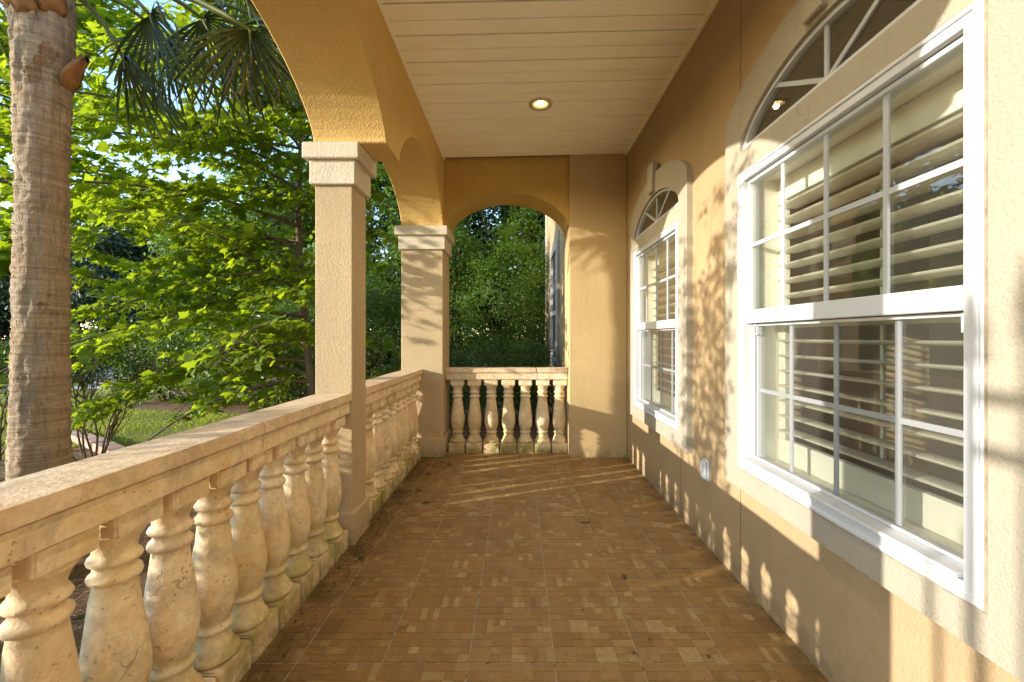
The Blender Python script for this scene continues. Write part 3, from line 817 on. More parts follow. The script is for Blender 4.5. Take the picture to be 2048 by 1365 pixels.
# ------------------------------------------------------------------ palm
PX, PY = -3.06, 2.706
palm = empty('cabbage_palm', (PX, PY, GZ), 'fan palm with rough ringed trunk at the left edge', 'palm')
bm = bmesh.new(); zs = np.linspace(-0.02, 4.0, 300); N = 64; rings = []
for i, z in enumerate(zs):
    wz = z + GZ
    r0 = np.interp(wz, [-.3, 0.1, 0.6, 1.3, 2.3, 2.8, 3.3, 3.7], [.160, .146, .137, .127, .119, .131, .150, .135])
    ring_ = []
    for k in range(N):
        a = 2*math.pi*k/N
        p = Vector((math.cos(a), math.sin(a), 0))
        f = 0.0045*mnoise.noise(Vector((p.x*1.5, p.y*1.5, wz*14))) + 0.008*mnoise.noise(Vector((p.x*4, p.y*4, wz*5+9))) + 0.0022*math.sin(wz*95 + 2.5*mnoise.noise(p*2)) + 0.004*mnoise.noise(Vector((p.x*7, p.y*7, wz*26)))
        s = mnoise.noise(Vector((p.x*2.2+5, p.y*2.2, wz*3.0)))
        if s > 0.42: f -= 0.012*min(1, (s-.42)*10)
        ring_.append(bm.verts.new((p.x*(r0+f) + 0.02*wz*0.3, p.y*(r0+f), z)))
    rings.append(ring_)
for a, b in zip(rings[:-1], rings[1:]):
    for k in range(N): bm.faces.new((a[k], a[(k+1) % N], b[(k+1) % N], b[k]))
bm.faces.new(rings[-1])
obj('trunk', finish(bm, 'trunk', M['bark_palm'], True), palm)
rng_ = np.random.default_rng(8); n_ = 2600
za = rng_.uniform(.1, 3.6, n_); za = np.round(za/.066)*.066 + rng_.normal(0, .006, n_); aa = rng_.uniform(0, 2*math.pi, n_)
ra = np.interp(za + GZ, [-.3, 0.1, 0.6, 1.3, 2.3, 2.8, 3.3, 3.7], [.160, .146, .137, .127, .119, .131, .150, .135])
Pn = np.column_stack([np.cos(aa)*ra + .006*(za+GZ), np.sin(aa)*ra, za]); On = np.column_stack([np.cos(aa), np.sin(aa), np.zeros(n_)]); Tn = np.column_stack([-np.sin(aa), np.cos(aa), np.zeros(n_)])
sg = rng_.choice([-1.0, 1.0], n_)[:, None]
Un = Tn*sg*rng_.uniform(.2, 1.4, (n_, 1)) + On*rng_.uniform(.0, .16, (n_, 1)) + np.array([0, 0, 1.0])*rng_.normal(.1, .5, (n_, 1))
obj('bark_fibre', leaves_mesh('bark_fibre', Pn, On + .3*rng_.normal(size=(n_, 3)), Un, rng_.uniform(.010, .034, n_), (np.array([(-.12, 0, 0), (.12, 0, 0), (.03, 1, .12)]), np.array([(0, 1, 2)])), M['bark_palm']), palm, kind='stuff')
def boot_mesh():
    bm = bmesh.new(); secs = []
    for t, w, th, out in ((0, .045, .014, 0.0), (.25, .060, .020, .012), (.5, .052, .018, .030), (.75, .040, .012, .052), (1, .026, .006, .070)):
        z = t*.20
        secs.append([bm.verts.new((out+th*math.cos(a), w*math.sin(a)*(1+.15*math.sin(5*a)), z + .018*math.cos(3*a)*t)) for a in [2*math.pi*k/12 for k in range(12)]])
    for a, b in zip(secs[:-1], secs[1:]):
        for k in range(12): bm.faces.new((a[k], a[(k+1) % 12], b[(k+1) % 12], b[k]))
    bm.faces.new(secs[0][::-1]); bm.faces.new(secs[-1])
    rough_up(bm, .010, 18, 4.0); rough_up(bm, .005, 50, 2.0)
    return finish(bm, 'boot', M['boot'], True)
BOOT = boot_mesh()
for a, wz, sc in ((8, 2.86, 1.05), (70, 3.02, .9), (-75, 3.22, 1.0), (-120, 3.26, 1.1), (170, 3.28, .9), (-30, 3.27, 1.1), (120, 3.15, 1.0)):
    o = obj('boot', BOOT, palm, (.130*math.cos(R(a))+.02, .130*math.sin(R(a)), wz - GZ)); o.rotation_euler = (0, R(8), R(a)); o.scale = (sc, sc, sc)
def frond(hub, axis, side, L, seed, spread=118, nseg=40):
    """fan blade: hub point (world), axis = direction of the mid segment, side = direction across."""
    rd = random.Random(seed)
    hub = Vector(hub); ax = Vector(axis).normalized(); sd = Vector(side); sd = (sd - ax*sd.dot(ax)).normalized(); nr = ax.cross(sd)
    base = Vector((PX, PY, 3.45)); V, F = [], []
    for k in range(nseg):
        t = (k+0.5)/nseg*2-1
        ang = R(spread)*t
        d = (ax*math.cos(ang) + sd*math.sin(ang))
        fold = 0.22*(1 if k % 2 else -1)
        ln = L*(1-0.32*abs(t)**2)*rd.uniform(.86, 1.08)
        w = 0.0105
        b = len(V); cr = (sd*math.cos(ang) - ax*math.sin(ang))
        m = 7
        for i in range(m+1):
            u = i/m
            droop = Vector((0, 0, -1))*(0.62*ln*u**2.6*rd.uniform(.8, 1.1)*(1 - max(0, -d.z)))
            p = hub + d*(ln*(0.04+0.96*u)) + droop + nr*(0.05*math.sin(u*2.2)*fold) + nr*0.10*u*abs(t)
            ww_ = w*(0.25+1.35*u if u < .45 else (0.86)*(1-(u-.45)/.55)**0.8 + 0.03)
            V.extend([p - cr*ww_ + nr*fold*.03, p + cr*ww_ - nr*fold*.03])
        for i in range(m):
            q = b + 2*i
            F.extend([(q, q+1, q+3), (q, q+3, q+2)])
    o = obj('frond', tri_mesh('frond', np.array([tuple(v - Vector((PX, PY, GZ))) for v in V]), np.array(F), M['frond']), palm)
    tb = Tubes(); pts = []
    ctrl = (base + hub)/2 + Vector((0, 0, 0.35))
    for i in range(9):
        u = i/8
        pts.append((base*(1-u)**2 + ctrl*2*u*(1-u) + hub*u*u) - Vector((PX, PY, GZ)))
    tb.tube(pts, [.022 - .010*i/8 for i in range(9)], 6)
    tb.tube([hub - Vector((PX, PY, GZ)) + ax*(L*.42*i/3) for i in range(4)], [.011, .008, .006, .003], 5)
    obj('petiole', tb.mesh('petiole', M['petiole']), o)
frond((-1.74, 2.74, 3.24), (.06, .02, -1), (1, .25, 0), .55, 1, 84, 30)
frond((-1.98, 3.0, 3.45), (.10, .25, -.9), (1, -.2, 0), .66, 2, 100, 34)
frond((-2.48, 2.85, 3.42), (.25, .1, -1), (.9, -.45, .1), .58, 3, 90, 30)
frond((-2.76, 2.95, 3.20), (.55, .3, -.75), (.6, -.6, .3), .56, 4, 80, 28)
frond((-2.0, 2.9, 3.95), (.5, -.1, -.85), (.4, 1, 0), .80, 5)
frond((-1.55, 3.05, 3.75), (.4, .2, -.8), (.2, 1, 0), .75, 6)
frond((-2.35, 3.15, 3.62), (.3, .3, -.9), (1, -.3, 0), .70, 15, 100, 34)
frond((-1.75, 3.3, 3.60), (.3, .1, -.9), (.5, 1, 0), .62, 16, 95, 32)
frond((-3.0, 3.6, 3.75), (.1, .6, -.8), (1, 0, 0), .75, 7)
frond((-3.55, 2.3, 3.55), (-.5, -.2, -.8), (.2, -1, 0), .70, 8)
frond((-4.0, 2.8, 3.9), (-.8, 0, -.4), (0, 1, 0), .9, 9)
frond((-3.5, 1.9, 4.35), (-.3, -.8, .2), (1, 0, 0), .9, 10)
frond((-2.3, 3.5, 4.15), (.5, .6, .1), (.6, -.6, 0), .9, 11)
frond((-3.4, 3.2, 4.6), (-.2, .4, .9), (1, 0, 0), .9, 13)
frond((-2.9, 2.4, 4.7), (.2, -.3, .9), (1, 0, 0), .9, 14)
tb = Tubes()
rd = random.Random(5)
for k in range(26):   # stringy flower stalk
    p = Vector((1.18 + rd.uniform(-.12, .28), .1 + rd.uniform(-.1, .2), 3.42 + rd.uniform(-.06, .1))); pts = [p]
    d = Vector((rd.uniform(-.5, .5), rd.uniform(-.4, .4), -.6))
    for i in range(5):
        p = p + d*.07; d = (d + Vector((rd.uniform(-.5, .5), rd.uniform(-.5, .5), -.25))).normalized(); pts.append(p)
    tb.tube(pts, [.003]*6, 4)
obj('flower_stalk', tb.mesh('flower_stalk', M['twig']), palm, kind='stuff')

# ------------------------------------------------------------------ broadleaf trees
def keep_pts(P):
    c = P[:, 1] - 0.39*P[:, 0]
    ok = ~((P[:, 0] > -1.42) & (P[:, 1] < 5.25)) & (c > 4.25) & (P[:, 2] > 0.35)
    ok &= ~((np.abs(P[:, 0]-PX) < .3) & (np.abs(P[:, 1]-PY) < .35))
    ok &= ~((P[:, 0] > 0.55) & (P[:, 1] > 4.8))
    return ok
def maple(loc, height, nlimb, az_lo, az_hi, len_lo, len_hi, z_lo, label, seed, leaf=(.095, .145), near=300, dens=1.0):
    rd = random.Random(seed); rng = np.random.default_rng(seed)
    L0 = Vector(loc)
    t = empty('maple_tree', loc, label, 'tree', 'maple trees in the garden')
    tb = Tubes()
    trunk = [Vector((0.10*math.sin(z*.9+seed), 0.08*math.cos(z*.7)-.08, z)) for z in np.linspace(-.05, height, 14)]
    tb.tube(trunk, [max(.012, .058*(1-.82*i/13)) for i in range(14)], 10)
    obj('trunk', tb.mesh('trunk', M['bark']), t)
    P, N, U, Sz = [], [], [], []
    for i in range(nlimb + 22):
        short = i >= nlimb
        f = (i+rd.random())/nlimb if not short else (i-nlimb+rd.random())/22
        h = z_lo + (height*0.96 - z_lo)*f + (.5 if short else 0)
        h = min(h, height*.97)
        az = R(rd.uniform(az_lo, az_hi)) if rd.random() < .8 else rd.uniform(0, 2*math.pi)
        if short: az = R(rd.uniform(215, 325))
        tt = h/height
        ln = rd.uniform(len_lo, len_hi)*(1 - .55*max(0, tt-.45)/.55)
        if short: ln = rd.uniform(.55, 1.0)
        if math.cos(az) > .2 and loc[0] > -4: ln = min(ln, 1.15/math.cos(az))
        rise = rd.uniform(.12, .42) + .5*max(0, tt-.6)
        p = Vector(np.array([np.interp(h, [q.z for q in trunk], [q[k] for q in trunk]) for k in range(3)]))
        d = Vector((math.cos(az), math.sin(az), rise)).normalized()
        pts = [p]; ns = 12
        lb = Tubes()
        for s_ in range(ns):
            d = (d + Vector((rd.uniform(-.10, .10), rd.uniform(-.10, .10), rd.uniform(-.10, .03) - .035))).normalized()
            p = p + d*(ln/ns); pts.append(p)
        tip = pts[-1] + L0
        if tip.y - .39*tip.x < 4.45: continue
        r0 = .010 + .009*ln/2
        lb.tube(pts, [max(.003, r0*(1-.85*k/ns)) for k in range(ns+1)], 6)
        ntw = int(ln/0.105*dens)
        for k in range(ntw):
            u = (.14 + .86*(k+rd.random())/ntw)*ns
            i0 = min(ns-1, int(u)); q = pts[i0].lerp(pts[i0+1], u-i0)
            dd = (pts[i0+1]-pts[i0]).normalized()
            sdv = dd.cross(Vector((0, 0, 1))).normalized()*(1 if k % 2 else -1)
            w = (dd*rd.uniform(.25, .9) + sdv*rd.uniform(.5, 1.1) + Vector((0, 0, rd.uniform(-.35, .35)))).normalized()
            tl = rd.uniform(.25, .62)*(1 - .35*u/ns); tp = [q]
            for s_ in range(4):
                w = (w + Vector((rd.uniform(-.2, .2), rd.uniform(-.2, .2), rd.uniform(-.2, .08)))).normalized(); q = q + w*tl/4; tp.append(q)
            lb.tube(tp, [.0038, .0032, .0026, .002, .0013], 4)
            nl = max(4, int(tl/.027))
            for s_ in range(nl):
                uu = (.15 + .85*s_/(nl-1))*4; j0 = min(3, int(uu)); q2 = tp[j0].lerp(tp[j0+1], uu-j0)
                sd2 = w.cross(Vector((0, 0, 1)))
                sd2 = sd2.normalized() if sd2.length > .01 else Vector((1, 0, 0))
                out = (w*rd.uniform(.2, 1) + sd2*rd.uniform(-1, 1) + Vector((0, 0, rd.uniform(-.55, .15)))).normalized()
                q2 = q2 + out*rd.uniform(.02, .07)
                P.append(q2 + L0); U.append(out)
                N.append(Vector((rd.gauss(-.35, .6), rd.gauss(-.3, .6), .95)))
                Sz.append(rd.uniform(*leaf))
        obj('limb', lb.mesh('limb', M['bark']), t)
    P, N, U, Sz = map(np.array, (P, N, U, Sz))
    ok = keep_pts(P) & ~((P[:, 1] - .39*P[:, 0] < 5.15) & (rng.random(len(P)) < .45) & (P[:, 2] < 4.2)); P, N, U, Sz = P[ok], N[ok], U[ok], Sz[ok]
    # the leaves that show largest are single leaves
    px = 1037 + FPX*P[:, 0]/P[:, 1]; py = 675 - FPX*(P[:, 2]-1.25)/P[:, 1]
    vis = (px > 10) & (px < 800) & (py > 0) & (py < 800) & (P[:, 1] > .5)
    score = np.where(vis, Sz/np.linalg.norm(P - np.array([0, 0, 1.25]), axis=1), 0)
    order = np.argsort(-score)
    big, rest = order[:near], order[near:]
    cr = obj('crown', leaves_mesh('crown', P[rest]-np.array(loc), N[rest], U[rest], Sz[rest], MAPLE, M['maple']), t, kind='stuff')
    T, TF = MAPLE
    lm = tri_mesh('leaf', T, TF, M['maple'])
    lms = [lm, tri_mesh('leaf', T*np.array([.92, 1.05, 1.8]), TF, M['maple']), tri_mesh('leaf', T*np.array([1.08, .95, -.6]), TF, M['maple'])]
    for n_, i in enumerate(big):
        nn = Vector(N[i]).normalized(); uu = Vector(U[i]); uu = (uu - nn*uu.dot(nn)).normalized(); xx = uu.cross(nn)
        o = obj('leaf', lms[n_ % 3], t)
        m = Matrix((xx, uu, nn)).transposed().to_4x4()*1.0
        m = Matrix.Translation(Vector(P[i]) - L0) @ m @ Matrix.Scale(float(Sz[i]), 4)
        o.matrix_local = m
    return t
maple((-2.75, 5.6, GZ), 6.6, 66, 140, 285, 1.9, 3.4, 0.95, 'bright green maple whose leafy limbs fill the view behind the slim column', 21, near=300, leaf=(.065, .135), dens=1.25)
maple((-6.35, 5.65, GZ), 7.0, 40, 0, 360, 1.6, 2.6, 2.2, 'second green maple standing right behind the palm trunk', 34, near=0)

def clump_plant(name, label, cat, loc, rad, zlo, n, lsize, mat, seed, group=None, stems=6, stem_r=.02, template=OVAL, nclump=40, clump_r=.3, flat=0.0, stem_mat='twig', up=0.6, check=False, fill=0.45):
    rd = random.Random(seed); rng = np.random.default_rng(seed)
    t = empty(name, loc, label, cat, group)
    rx, ry, rz = rad
    d = unit(rng.normal(size=(nclump, 3)))
    rr = (fill + (1-fill)*rng.random(nclump)**.6)
    C = d*rr[:, None]*np.array([rx, ry, rz]) + np.array([0, 0, zlo+rz])
    if flat: C[:, 2] = np.minimum(C[:, 2], zlo + rz*2 - flat)
    k = rng.integers(0, nclump, n)
    cs = clump_r*rng.uniform(.6, 1.4, nclump)
    P = C[k] + rng.normal(size=(n, 3))*np.array([1, 1, .75])*cs[k][:, None]*.55
    P[:, 2] = np.maximum(P[:, 2], .03)
    outd = unit(P - np.array([0, 0, zlo+rz*.8]))
    N = outd*.7 + rng.normal(size=(n, 3))*.55 + np.array([0, 0, up])
    U = outd*.6 + rng.normal(size=(n, 3))*.7 + np.array([0, 0, -.1])
    s = rng.uniform(lsize[0], lsize[1], n)
    if check:
        ok = keep_pts(P + np.array(loc)); P, N, U, s = P[ok], N[ok], U[ok], s[ok]
    tb = Tubes()
    for i in range(stems):
        c = Vector(C[rng.integers(0, nclump)]); b = Vector((rd.uniform(-.12, .12)*min(1, rx), rd.uniform(-.12, .12)*min(1, ry), -.03))
        pts = []
        for j in range(7):
            u = j/6; p = b.lerp(c, u); p.z = b.z + (c.z-b.z)*(u**.75); p += Vector((rd.uniform(-.05, .05), rd.uniform(-.05, .05), 0))*rx*u; pts.append(p)
        tb.tube(pts, [stem_r*(1-.8*j/6) for j in range(7)], 5)
    obj('stem' if stem_r < .05 else 'trunk', tb.mesh('stem', M[stem_mat]), t)
    obj('foliage' if cat != 'tree' else 'crown', leaves_mesh('foliage', P, N, U, s, template, M[mat]), t, kind='stuff')
    return t

# shrubs by the palm: bare twigs below, clipped leafy top
def twiggy(loc, h, w, label, seed, n=4200):
    rd = random.Random(seed); rng = np.random.default_rng(seed)
    t = empty('clipped_shrub', loc, label, 'shrub', 'clipped shrubs beside the palm')
    tips = []
    for i in range(9):
        tb = Tubes(); a = rd.uniform(0, 2*math.pi); d = Vector((math.cos(a)*.35, math.sin(a)*.35, 1)).normalized(); p = Vector((math.cos(a)*.05, math.sin(a)*.05, -.02)); pts = [p]
        for j in range(8):
            d = (d + Vector((rd.uniform(-.22, .22), rd.uniform(-.22, .22), rd.uniform(-.05, .1)))).normalized(); p = p + d*h*.105; pts.append(p)
            if j > 1:
                for _ in range(2):
                    e = (d + Vector((rd.uniform(-.8, .8), rd.uniform(-.8, .8), rd.uniform(0, .4)))).normalized(); q = p; sp = [q]
                    for _k in range(4):
                        e = (e + Vector((rd.uniform(-.3, .3), rd.uniform(-.3, .3), .12))).normalized(); q = q + e*h*.07; sp.append(q)
                    tb.tube(sp, [.006, .005, .004, .003, .002], 4); tips.append(q)
        tb.tube(pts, [.014*(1-.7*j/8) for j in range(9)], 5)
        obj('stem', tb.mesh('stem', M['twig']), t)
    P = np.column_stack([rng.normal(0, w*.42, n), rng.normal(0, w*.42, n), h*(.66 + .36*rng.random(n)**.7)])
    P[:, 2] += .05*np.sin(P[:, 0]*9) - .25*np.abs(P[:, 0])**2
    N = rng.normal(size=(n, 3))*.6 + np.array([-.2, -.2, .8]); U = rng.normal(size=(n, 3)) + np.array([0, 0, .5])
    obj('foliage', leaves_mesh('foliage', P, N, U, rng.uniform(.025, .05, n), OVAL, M['shrub']), t, kind='stuff')
    return t
twiggy((-4.98, 4.95, GZ), 1.45, .75, 'twiggy shrub with clipped top just right of the palm trunk', 3)
twiggy((-5.75, 4.55, GZ), 1.45, .75, 'twiggy shrub with clipped top just left of the palm trunk', 4)
twiggy((-6.6, 5.0, GZ), 1.4, .8, 'clipped shrub at the picture edge left of the palm', 5)

# leafy bank behind the lawn
bank = [(-8.6, 10.4, 1.25, 1.15, 'low pale leafed bush at the far left end of the bank'), (-7.0, 9.9, 1.3, 1.25, 'rounded glossy bush behind the lawn left of centre'), (-5.5, 9.5, 1.35, 1.4, 'dark glossy bush in the middle of the bank behind the lawn'),
        (-4.1, 9.1, 1.3, 1.5, 'dark glossy bush left of the maple trunk'), (-2.9, 8.8, 1.2, 1.6, 'dark bush right of the maple trunk behind the slim column')]
for i, (x, y, r, h, lab) in enumerate(bank):
    clump_plant('glossy_bush', lab, 'bush', (x, y, GZ), (r, r*.9, h*.95), 0.0, 9000, (.06, .10), 'viburnum', 50+i, 'bushes behind the lawn', 7, .02, OVAL, 70, .32)
# beyond the end arch
arch_b = [(-1.55, 7.3, .75, .72, 'low clipped hedge bush at the left beyond the end balustrade'), (-.55, 7.5, .85, .72, 'low clipped hedge bush in the middle beyond the end balustrade'), (.15, 7.9, .55, .74, 'low clipped hedge bush by the house wing')]
for i, (x, y, r, h, lab) in enumerate(arch_b):
    clump_plant('hedge_bush', lab, 'bush', (x, y, GZ), (r, .7, h), 0.05, 6500, (.045, .075), 'viburnum', 70+i, 'low hedge beyond the end balustrade', 6, .012, OVAL, 70, .22)
tall = [(-1.9, 11.6, 1.1, 1.9, 'tall leafy shrub behind the hedge at the left of the end arch'), (-.35, 10.6, 1.0, 1.75, 'sunlit tall shrub behind the hedge in the middle of the end arch'), (.45, 12.6, 1.1, 2.6, 'tall light green shrub next to the wing corner')]
for i, (x, y, r, h, lab) in enumerate(tall):
    clump_plant('tall_shrub', lab, 'shrub', (x, y, GZ), (r, .9, h), .9, 11000, (.06, .10), 'tree_leaf', 80+i, 'tall shrubs beyond the end arch', 9, .018, OVAL, 90, .30)
# woodland behind
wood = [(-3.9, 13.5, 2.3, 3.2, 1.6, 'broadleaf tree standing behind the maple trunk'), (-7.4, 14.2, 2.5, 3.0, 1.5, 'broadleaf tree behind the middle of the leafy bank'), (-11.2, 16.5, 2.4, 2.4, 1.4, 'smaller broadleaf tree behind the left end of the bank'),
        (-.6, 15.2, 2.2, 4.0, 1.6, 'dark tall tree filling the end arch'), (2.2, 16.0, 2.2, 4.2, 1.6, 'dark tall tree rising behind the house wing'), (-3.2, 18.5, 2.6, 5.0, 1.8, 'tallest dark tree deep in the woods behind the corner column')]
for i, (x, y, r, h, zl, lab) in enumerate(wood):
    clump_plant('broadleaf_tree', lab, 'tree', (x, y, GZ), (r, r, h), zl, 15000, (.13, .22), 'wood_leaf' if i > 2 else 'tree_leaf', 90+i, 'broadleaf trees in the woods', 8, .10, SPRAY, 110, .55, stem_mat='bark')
under = [(-9.8, 13.0, 1.8, 1.0), (-5.6, 12.6, 1.9, 1.3), (-2.2, 13.4, 2.0, 1.5), (1.2, 14.0, 1.8, 1.6), (-1.2, 19.5, 3.2, 2.6), (3.6, 20.5, 3.0, 2.8), (-6.4, 20.0, 3.2, 2.6)]
for i, (x, y, r, h) in enumerate(under):
    clump_plant('woodland_bush', ['shaded bush under the trees at the far left of the bank', 'shaded bush under the trees behind the bank middle', 'shaded bush under the trees behind the corner column', 'shaded bush under the trees behind the wing', 'big dark bush deep in the woods beyond the end arch', 'big dark bush deep in the woods behind the wing', 'big dark bush deep in the woods behind the maple'][i], 'bush', (x, y, GZ), (r, r*.8, h), 0, 9000, (.10, .18), 'wood_leaf', 120+i, 'bushes under the trees', 6, .02, OVAL, 60, .45)
far = [(-34, 30, 3.2, 3.6, 3.0), (-30, 33, 3.0, 4.6, 3.4), (-27, 29, 3.0, 3.4, 2.4), (-23.5, 31, 3.2, 4.0, 3.0), (-20, 29, 3.0, 3.6, 2.4), (-16.5, 30, 3.0, 4.2, 2.6), (-13, 29, 3.0, 4.2, 2.6), (-38, 34, 3.4, 4.6, 3.0)]
ords = ['leftmost', 'second', 'third', 'fourth', 'fifth', 'sixth', 'seventh', 'outermost']
for i, (x, y, r, h, zl) in enumerate(far):
    clump_plant('roadside_tree', '%s dark tree in the far row across the road, counted from the left' % ords[i].capitalize() if i != 7 else 'dark tree across the road beyond the left picture edge', 'tree', (x, y, GZ), (r, r, h), zl, 6500, (.28, .46), 'pine_leaf', 140+i, 'trees across the road', 6, .14, SPRAY, 90, .75, stem_mat='bark')
for i, (x, y, r, h) in enumerate([(-33, 28, 3.4, 2.3), (-28, 27.5, 3.4, 2.2), (-23, 27, 3.4, 2.3), (-18, 27, 3.4, 2.3), (-13.5, 26.5, 3.2, 2.3)]):
    clump_plant('roadside_bush', '%s dark bush across the road, counted from the left' % ['first', 'second', 'third', 'fourth', 'fifth'][i], 'bush', (x, y, GZ), (r, 1.5, h), 0, 8000, (.2, .36), 'pine_leaf', 160+i, 'bushes across the road', 4, .03, SPRAY, 60, .6)

for i, (y, top) in enumerate([(-.15, 1.2), (.3, 1.24), (.82, 1.12), (1.2, 1.26), (1.5, 1.22)]):
    clump_plant('border_shrub', '%s low shrub in the bed beside the near balustrade, counted from the entrance' % ['first', 'second', 'third', 'fourth', 'fifth'][i], 'shrub', (-3.3, y, GZ), (.34, .38, (top-GZ)/2 - .05), .02, 10000, (.045, .08), 'shrub', 180+i, 'low shrubs in the bed beside the near balustrade', 6, .012, OVAL, 60, .16, fill=.1)
# sapling and iron gate by the entrance: beyond the left picture edge, their shadows fall on the house wall
rd = random.Random(3)
sap = empty('slender_sapling', (-3.3, 0.90, GZ), 'slender small leafed sapling whose shadow falls between the windows', 'sapling')
tb = Tubes(); P, N, U = [], [], []
for i in range(11):
    p = Vector((rd.uniform(-.05, .05), rd.uniform(-.05, .05), -.02)); d = Vector((rd.uniform(-.05, .05), rd.uniform(-.11, .11), 1)); pts = [p]; hh = rd.uniform(2.6, 3.55)
    for j in range(14):
        d = (d + Vector((rd.uniform(-.09, .09), rd.uniform(-.09, .09), .12))).normalized(); p = p + d*hh/14; pts.append(p)
        if j > 4:
            for _ in range(2):
                e = Vector((rd.uniform(-1, 1), rd.uniform(-1, 1), rd.uniform(.0, .6))).normalized(); q = p
                sp = [q]; ln = rd.uniform(.10, .24)*(1.25 - .5*j/14)
                for k in range(3):
                    q = q + e*ln/3; e = (e + Vector((0, 0, rd.uniform(-.2, .2)))).normalized(); sp.append(q)
                    for _k in range(4):
                        P.append(q + Vector((rd.uniform(-.05, .05), rd.uniform(-.05, .05), rd.uniform(-.06, .06)))); U.append((e + Vector((rd.uniform(-1, 1), rd.uniform(-1, 1), rd.uniform(-.6, .4)))))
                        N.append(Vector((rd.gauss(-.4, .6), rd.gauss(-.2, .6), .7)))
                tb.tube(sp, [.003, .0025, .002, .0015], 4)
    tb.tube(pts, [.009*(1-.7*j/14) for j in range(15)], 5)
obj('stem', tb.mesh('stem', M['twig']), sap)
P, N, U = map(np.array, (P, N, U))
obj('foliage', leaves_mesh('foliage', P, N, U, np.random.default_rng(2).uniform(.045, .075, len(P)), OVAL, M['sapling_leaf']), sap, kind='stuff')
gate = empty('iron_gate', (-3.0, -0.9, GZ), 'black iron garden gate with spear finials standing by the porch entrance', 'gate')
def gate_bar(y, ztop, r, fin):
    tb = Tubes(); h = ztop - GZ
    prof = [(0, r), (h, r)] + ([(h+.001, r*2.2), (h+.03, r*2.2), (h+.031, r), (h+.06, r*2.4), (h+.20, .002)] if fin else [(h+.001, .001)])
    tb.tube([(0, y+0.9, z) for z, _ in prof], [q for _, q in prof], 8)
    obj('picket', tb.mesh('picket', M['iron']), gate)
gate_bar(-.575, 2.16, .016, True)
for k in range(6): gate_bar(-.685-.11*k, 2.22, .009, True)
gate_bar(-.47, 1.72, .010, False)
for z in (2.08, 1.95, .25): obj('rail', box_mesh('rail', M['iron'], -.008, .008, -.45, .325, z-GZ-.016, z-GZ+.016), gate)

# ------------------------------------------------------------------ grass, straw, debris
def inside(px, py, poly):
    r = np.zeros(len(px), bool); n = len(poly)
    for i in range(n):
        x1, y1 = poly[i]; x2, y2 = poly[(i+1) % n]
        c = ((y1 > py) != (y2 > py)) & (px < (x2-x1)*(py-y1)/(y2-y1+1e-12)+x1); r ^= c
    return r
rng = np.random.default_rng(5)
n = 150000
gx, gy = rng.uniform(-14, -2.8, n), rng.uniform(4.0, 12.5, n)
ok = inside(gx, gy, LAWN) & (rng.random(n) < np.clip(9.5/np.hypot(gx, gy), .15, 1)**2)
gx, gy = gx[ok], gy[ok]; n = len(gx)
P = np.column_stack([gx, gy, np.full(n, GZ)]); U = np.column_stack([rng.normal(0, .45, n), rng.normal(0, .45, n), np.ones(n)]); N = rng.normal(size=(n, 3))
BLADE = (np.array([(-.11, 0, 0), (.11, 0, 0), (0, 1, .12)]), np.array([(0, 1, 2)]))
hgt = rng.uniform(.03, .07, n)*(1 + .5*np.sin(gx*3)*np.cos(gy*2.3))
tag(obj('grass', leaves_mesh('grass', P, N, U, hgt, BLADE, M['grass'])), 'short sunlit lawn grass beyond the palm', 'grass', kind='stuff')
n = 42000
gx = np.concatenate([rng.uniform(-5.2, -1.3, n*2//3), rng.uniform(-1.6, 1.0, n//3)]); gy = np.concatenate([rng.uniform(0.2, 7.5, n*2//3), rng.uniform(5.0, 8.5, n//3)])
n = len(gx)
P = np.column_stack([gx, gy, GZ + rng.uniform(.002, .035, n)]); a = rng.uniform(0, 2*math.pi, n)
U = np.column_stack([np.cos(a), np.sin(a), rng.normal(0, .16, n)]); N = np.column_stack([rng.normal(0, .4, n), rng.normal(0, .4, n), np.ones(n)])
NEEDLE = (np.array([(-.016, 0, 0), (.016, 0, 0), (.006, 1, .04)]), np.array([(0, 1, 2)]))
tag(obj('pine_straw', leaves_mesh('pine_straw', P, N, U, rng.uniform(.10, .22, n), NEEDLE, M['straw'])), 'brown pine straw mulch covering the bed below the balusters', 'mulch', kind='stuff')
n = 1500
gx, gy = rng.uniform(-5.0, -1.4, n), rng.uniform(.6, 8.5, n); k = rng.integers(0, 60, n)
cx, cy = rng.uniform(-4.5, -1.5, 60), rng.uniform(.8, 8.0, 60)
P = np.column_stack([cx[k] + rng.normal(0, .05, n), cy[k] + rng.normal(0, .05, n), np.full(n, GZ+.01)])
tag(obj('weeds', leaves_mesh('weeds', P, rng.normal(size=(n, 3)), np.column_stack([rng.normal(0, .6, n), rng.normal(0, .6, n), np.ones(n)]), rng.uniform(.05, .13, n), OVAL, M['sapling_leaf'])), 'small green weeds sprouting from the pine straw', 'weeds', kind='stuff')

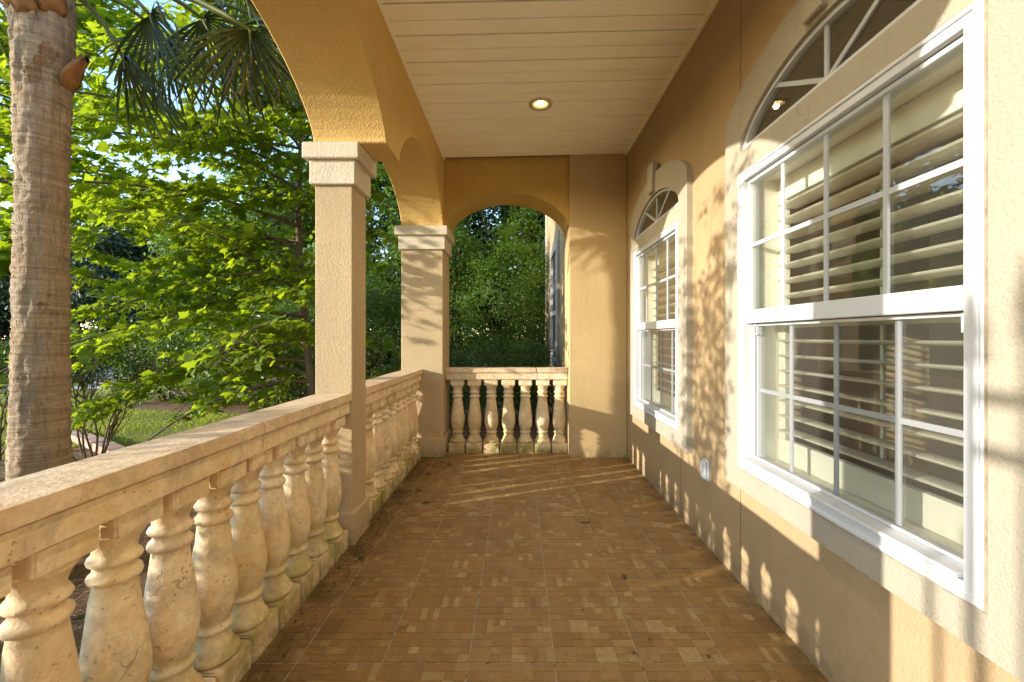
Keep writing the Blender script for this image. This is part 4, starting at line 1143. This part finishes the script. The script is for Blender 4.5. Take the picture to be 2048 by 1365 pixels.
dry = [tri_mesh('dry_leaf', MAPLE[0]*np.array([1, 1, 2.2]), MAPLE[1], M['dry']), tri_mesh('dry_leaf', OVAL[0]*np.array([1, 1, 3.0]), OVAL[1], M['dry'])]
spots = [(.552, 2.19, .042, 'dark curled leaf alone on the open tiles toward the house wall'), (.30, 1.93, .018, 'tiny dry leaf scrap on the tiles in the middle foreground'),
         (.46, 1.68, .022, 'left one of two seed scraps on the near right tiles'), (.53, 1.74, .020, 'right one of two seed scraps on the near right tiles'),
         (.74, 1.66, .018, 'small dark scrap on the tiles closest to the house wall'), (-.66, 3.16, .070, 'largest dry leaf on the tiles beyond the slim column'),
         (-.90, 2.40, .055, 'dry leaf lying against the plinth of the slim column'), (-.84, 3.45, .060, 'dry leaf beside the middle balusters of the second balustrade'),
         (-.80, 3.86, .065, 'dry leaf near the far balusters of the second balustrade'), (-.70, 4.12, .055, 'dry leaf in front of the corner column plinth'),
         (-.32, 4.43, .050, 'dry leaf at the foot of the end balustrade near the corner column'), (.02, 4.42, .045, 'dry leaf at the foot of the end balustrade in the middle'),
         (.16, 2.98, .022, 'small scrap on the tiles in the middle distance')]
for i, (x, y, s, lab) in enumerate(spots):
    o = obj('dry_leaf', dry[i % 2], None, (x, y, .004 + s*.12)); o.scale = (s, s, s)
    o.rotation_euler = (rd.uniform(-.25, .25), rd.uniform(-.25, .25), rd.uniform(0, 6.28))
    tag(o, lab, 'leaf', 'dry leaves on the floor')
n = 1500
lx = -1.0 + np.abs(rng.normal(0, .085, n)); ly = rng.uniform(1.2, 4.45, n); ly = np.where(rng.random(n) < .5, ly, np.array([2.95, 3.4, 3.85, 4.1, 2.45])[rng.integers(0, 5, n)] + rng.normal(0, .09, n))
k = rng.random(n) < .12; lx[k] = rng.uniform(-.8, 1.12, k.sum()); k2 = rng.random(n) < .10; lx[k2] = rng.uniform(-.8, .5, k2.sum()); ly[k2] = rng.uniform(4.4, 4.56, k2.sum())
k3 = rng.random(n) < .06; lx[k3] = 1.125 - np.abs(rng.normal(0, .02, k3.sum()))
P = np.column_stack([lx, ly, rng.uniform(.002, .009, n)]); a = rng.uniform(0, 6.28, n)
tag(obj('leaf_litter', leaves_mesh('leaf_litter', P, np.column_stack([rng.normal(0, .4, n), rng.normal(0, .4, n), np.ones(n)]), np.column_stack([np.cos(a), np.sin(a), rng.normal(0, .2, n)]), rng.uniform(.003, .015, n)*(1 + .5*(lx < -.8)), OVAL, M['dry'])), 'fine brown leaf crumbs gathered along the foot of the balustrade', 'litter', kind='stuff')
for i, (x, y, a) in enumerate([(.42, 2.84, .2), (-.8, 2.0, .5), (-.55, 1.75, .9), (-.1, 4.30, .15)]):
    tb = Tubes(); L = .06 if i == 0 else .14
    tb.tube([(L*u*math.cos(a), L*u*math.sin(a), .004 + .004*math.sin(u*7)) for u in (0, .25, .5, .75, 1)], [.004 if i == 0 else .0008]*5, 5)
    tag(obj('twig', tb.mesh('twig', M['dry']), None, (x, y, .001)), ['short stubby twig on the tiles near the middle of the floor', 'thin pine needle on the tiles by the near balusters', 'thin curved pine needle at the near left of the floor', 'long pine needle in front of the end balustrade'][i], 'twig')
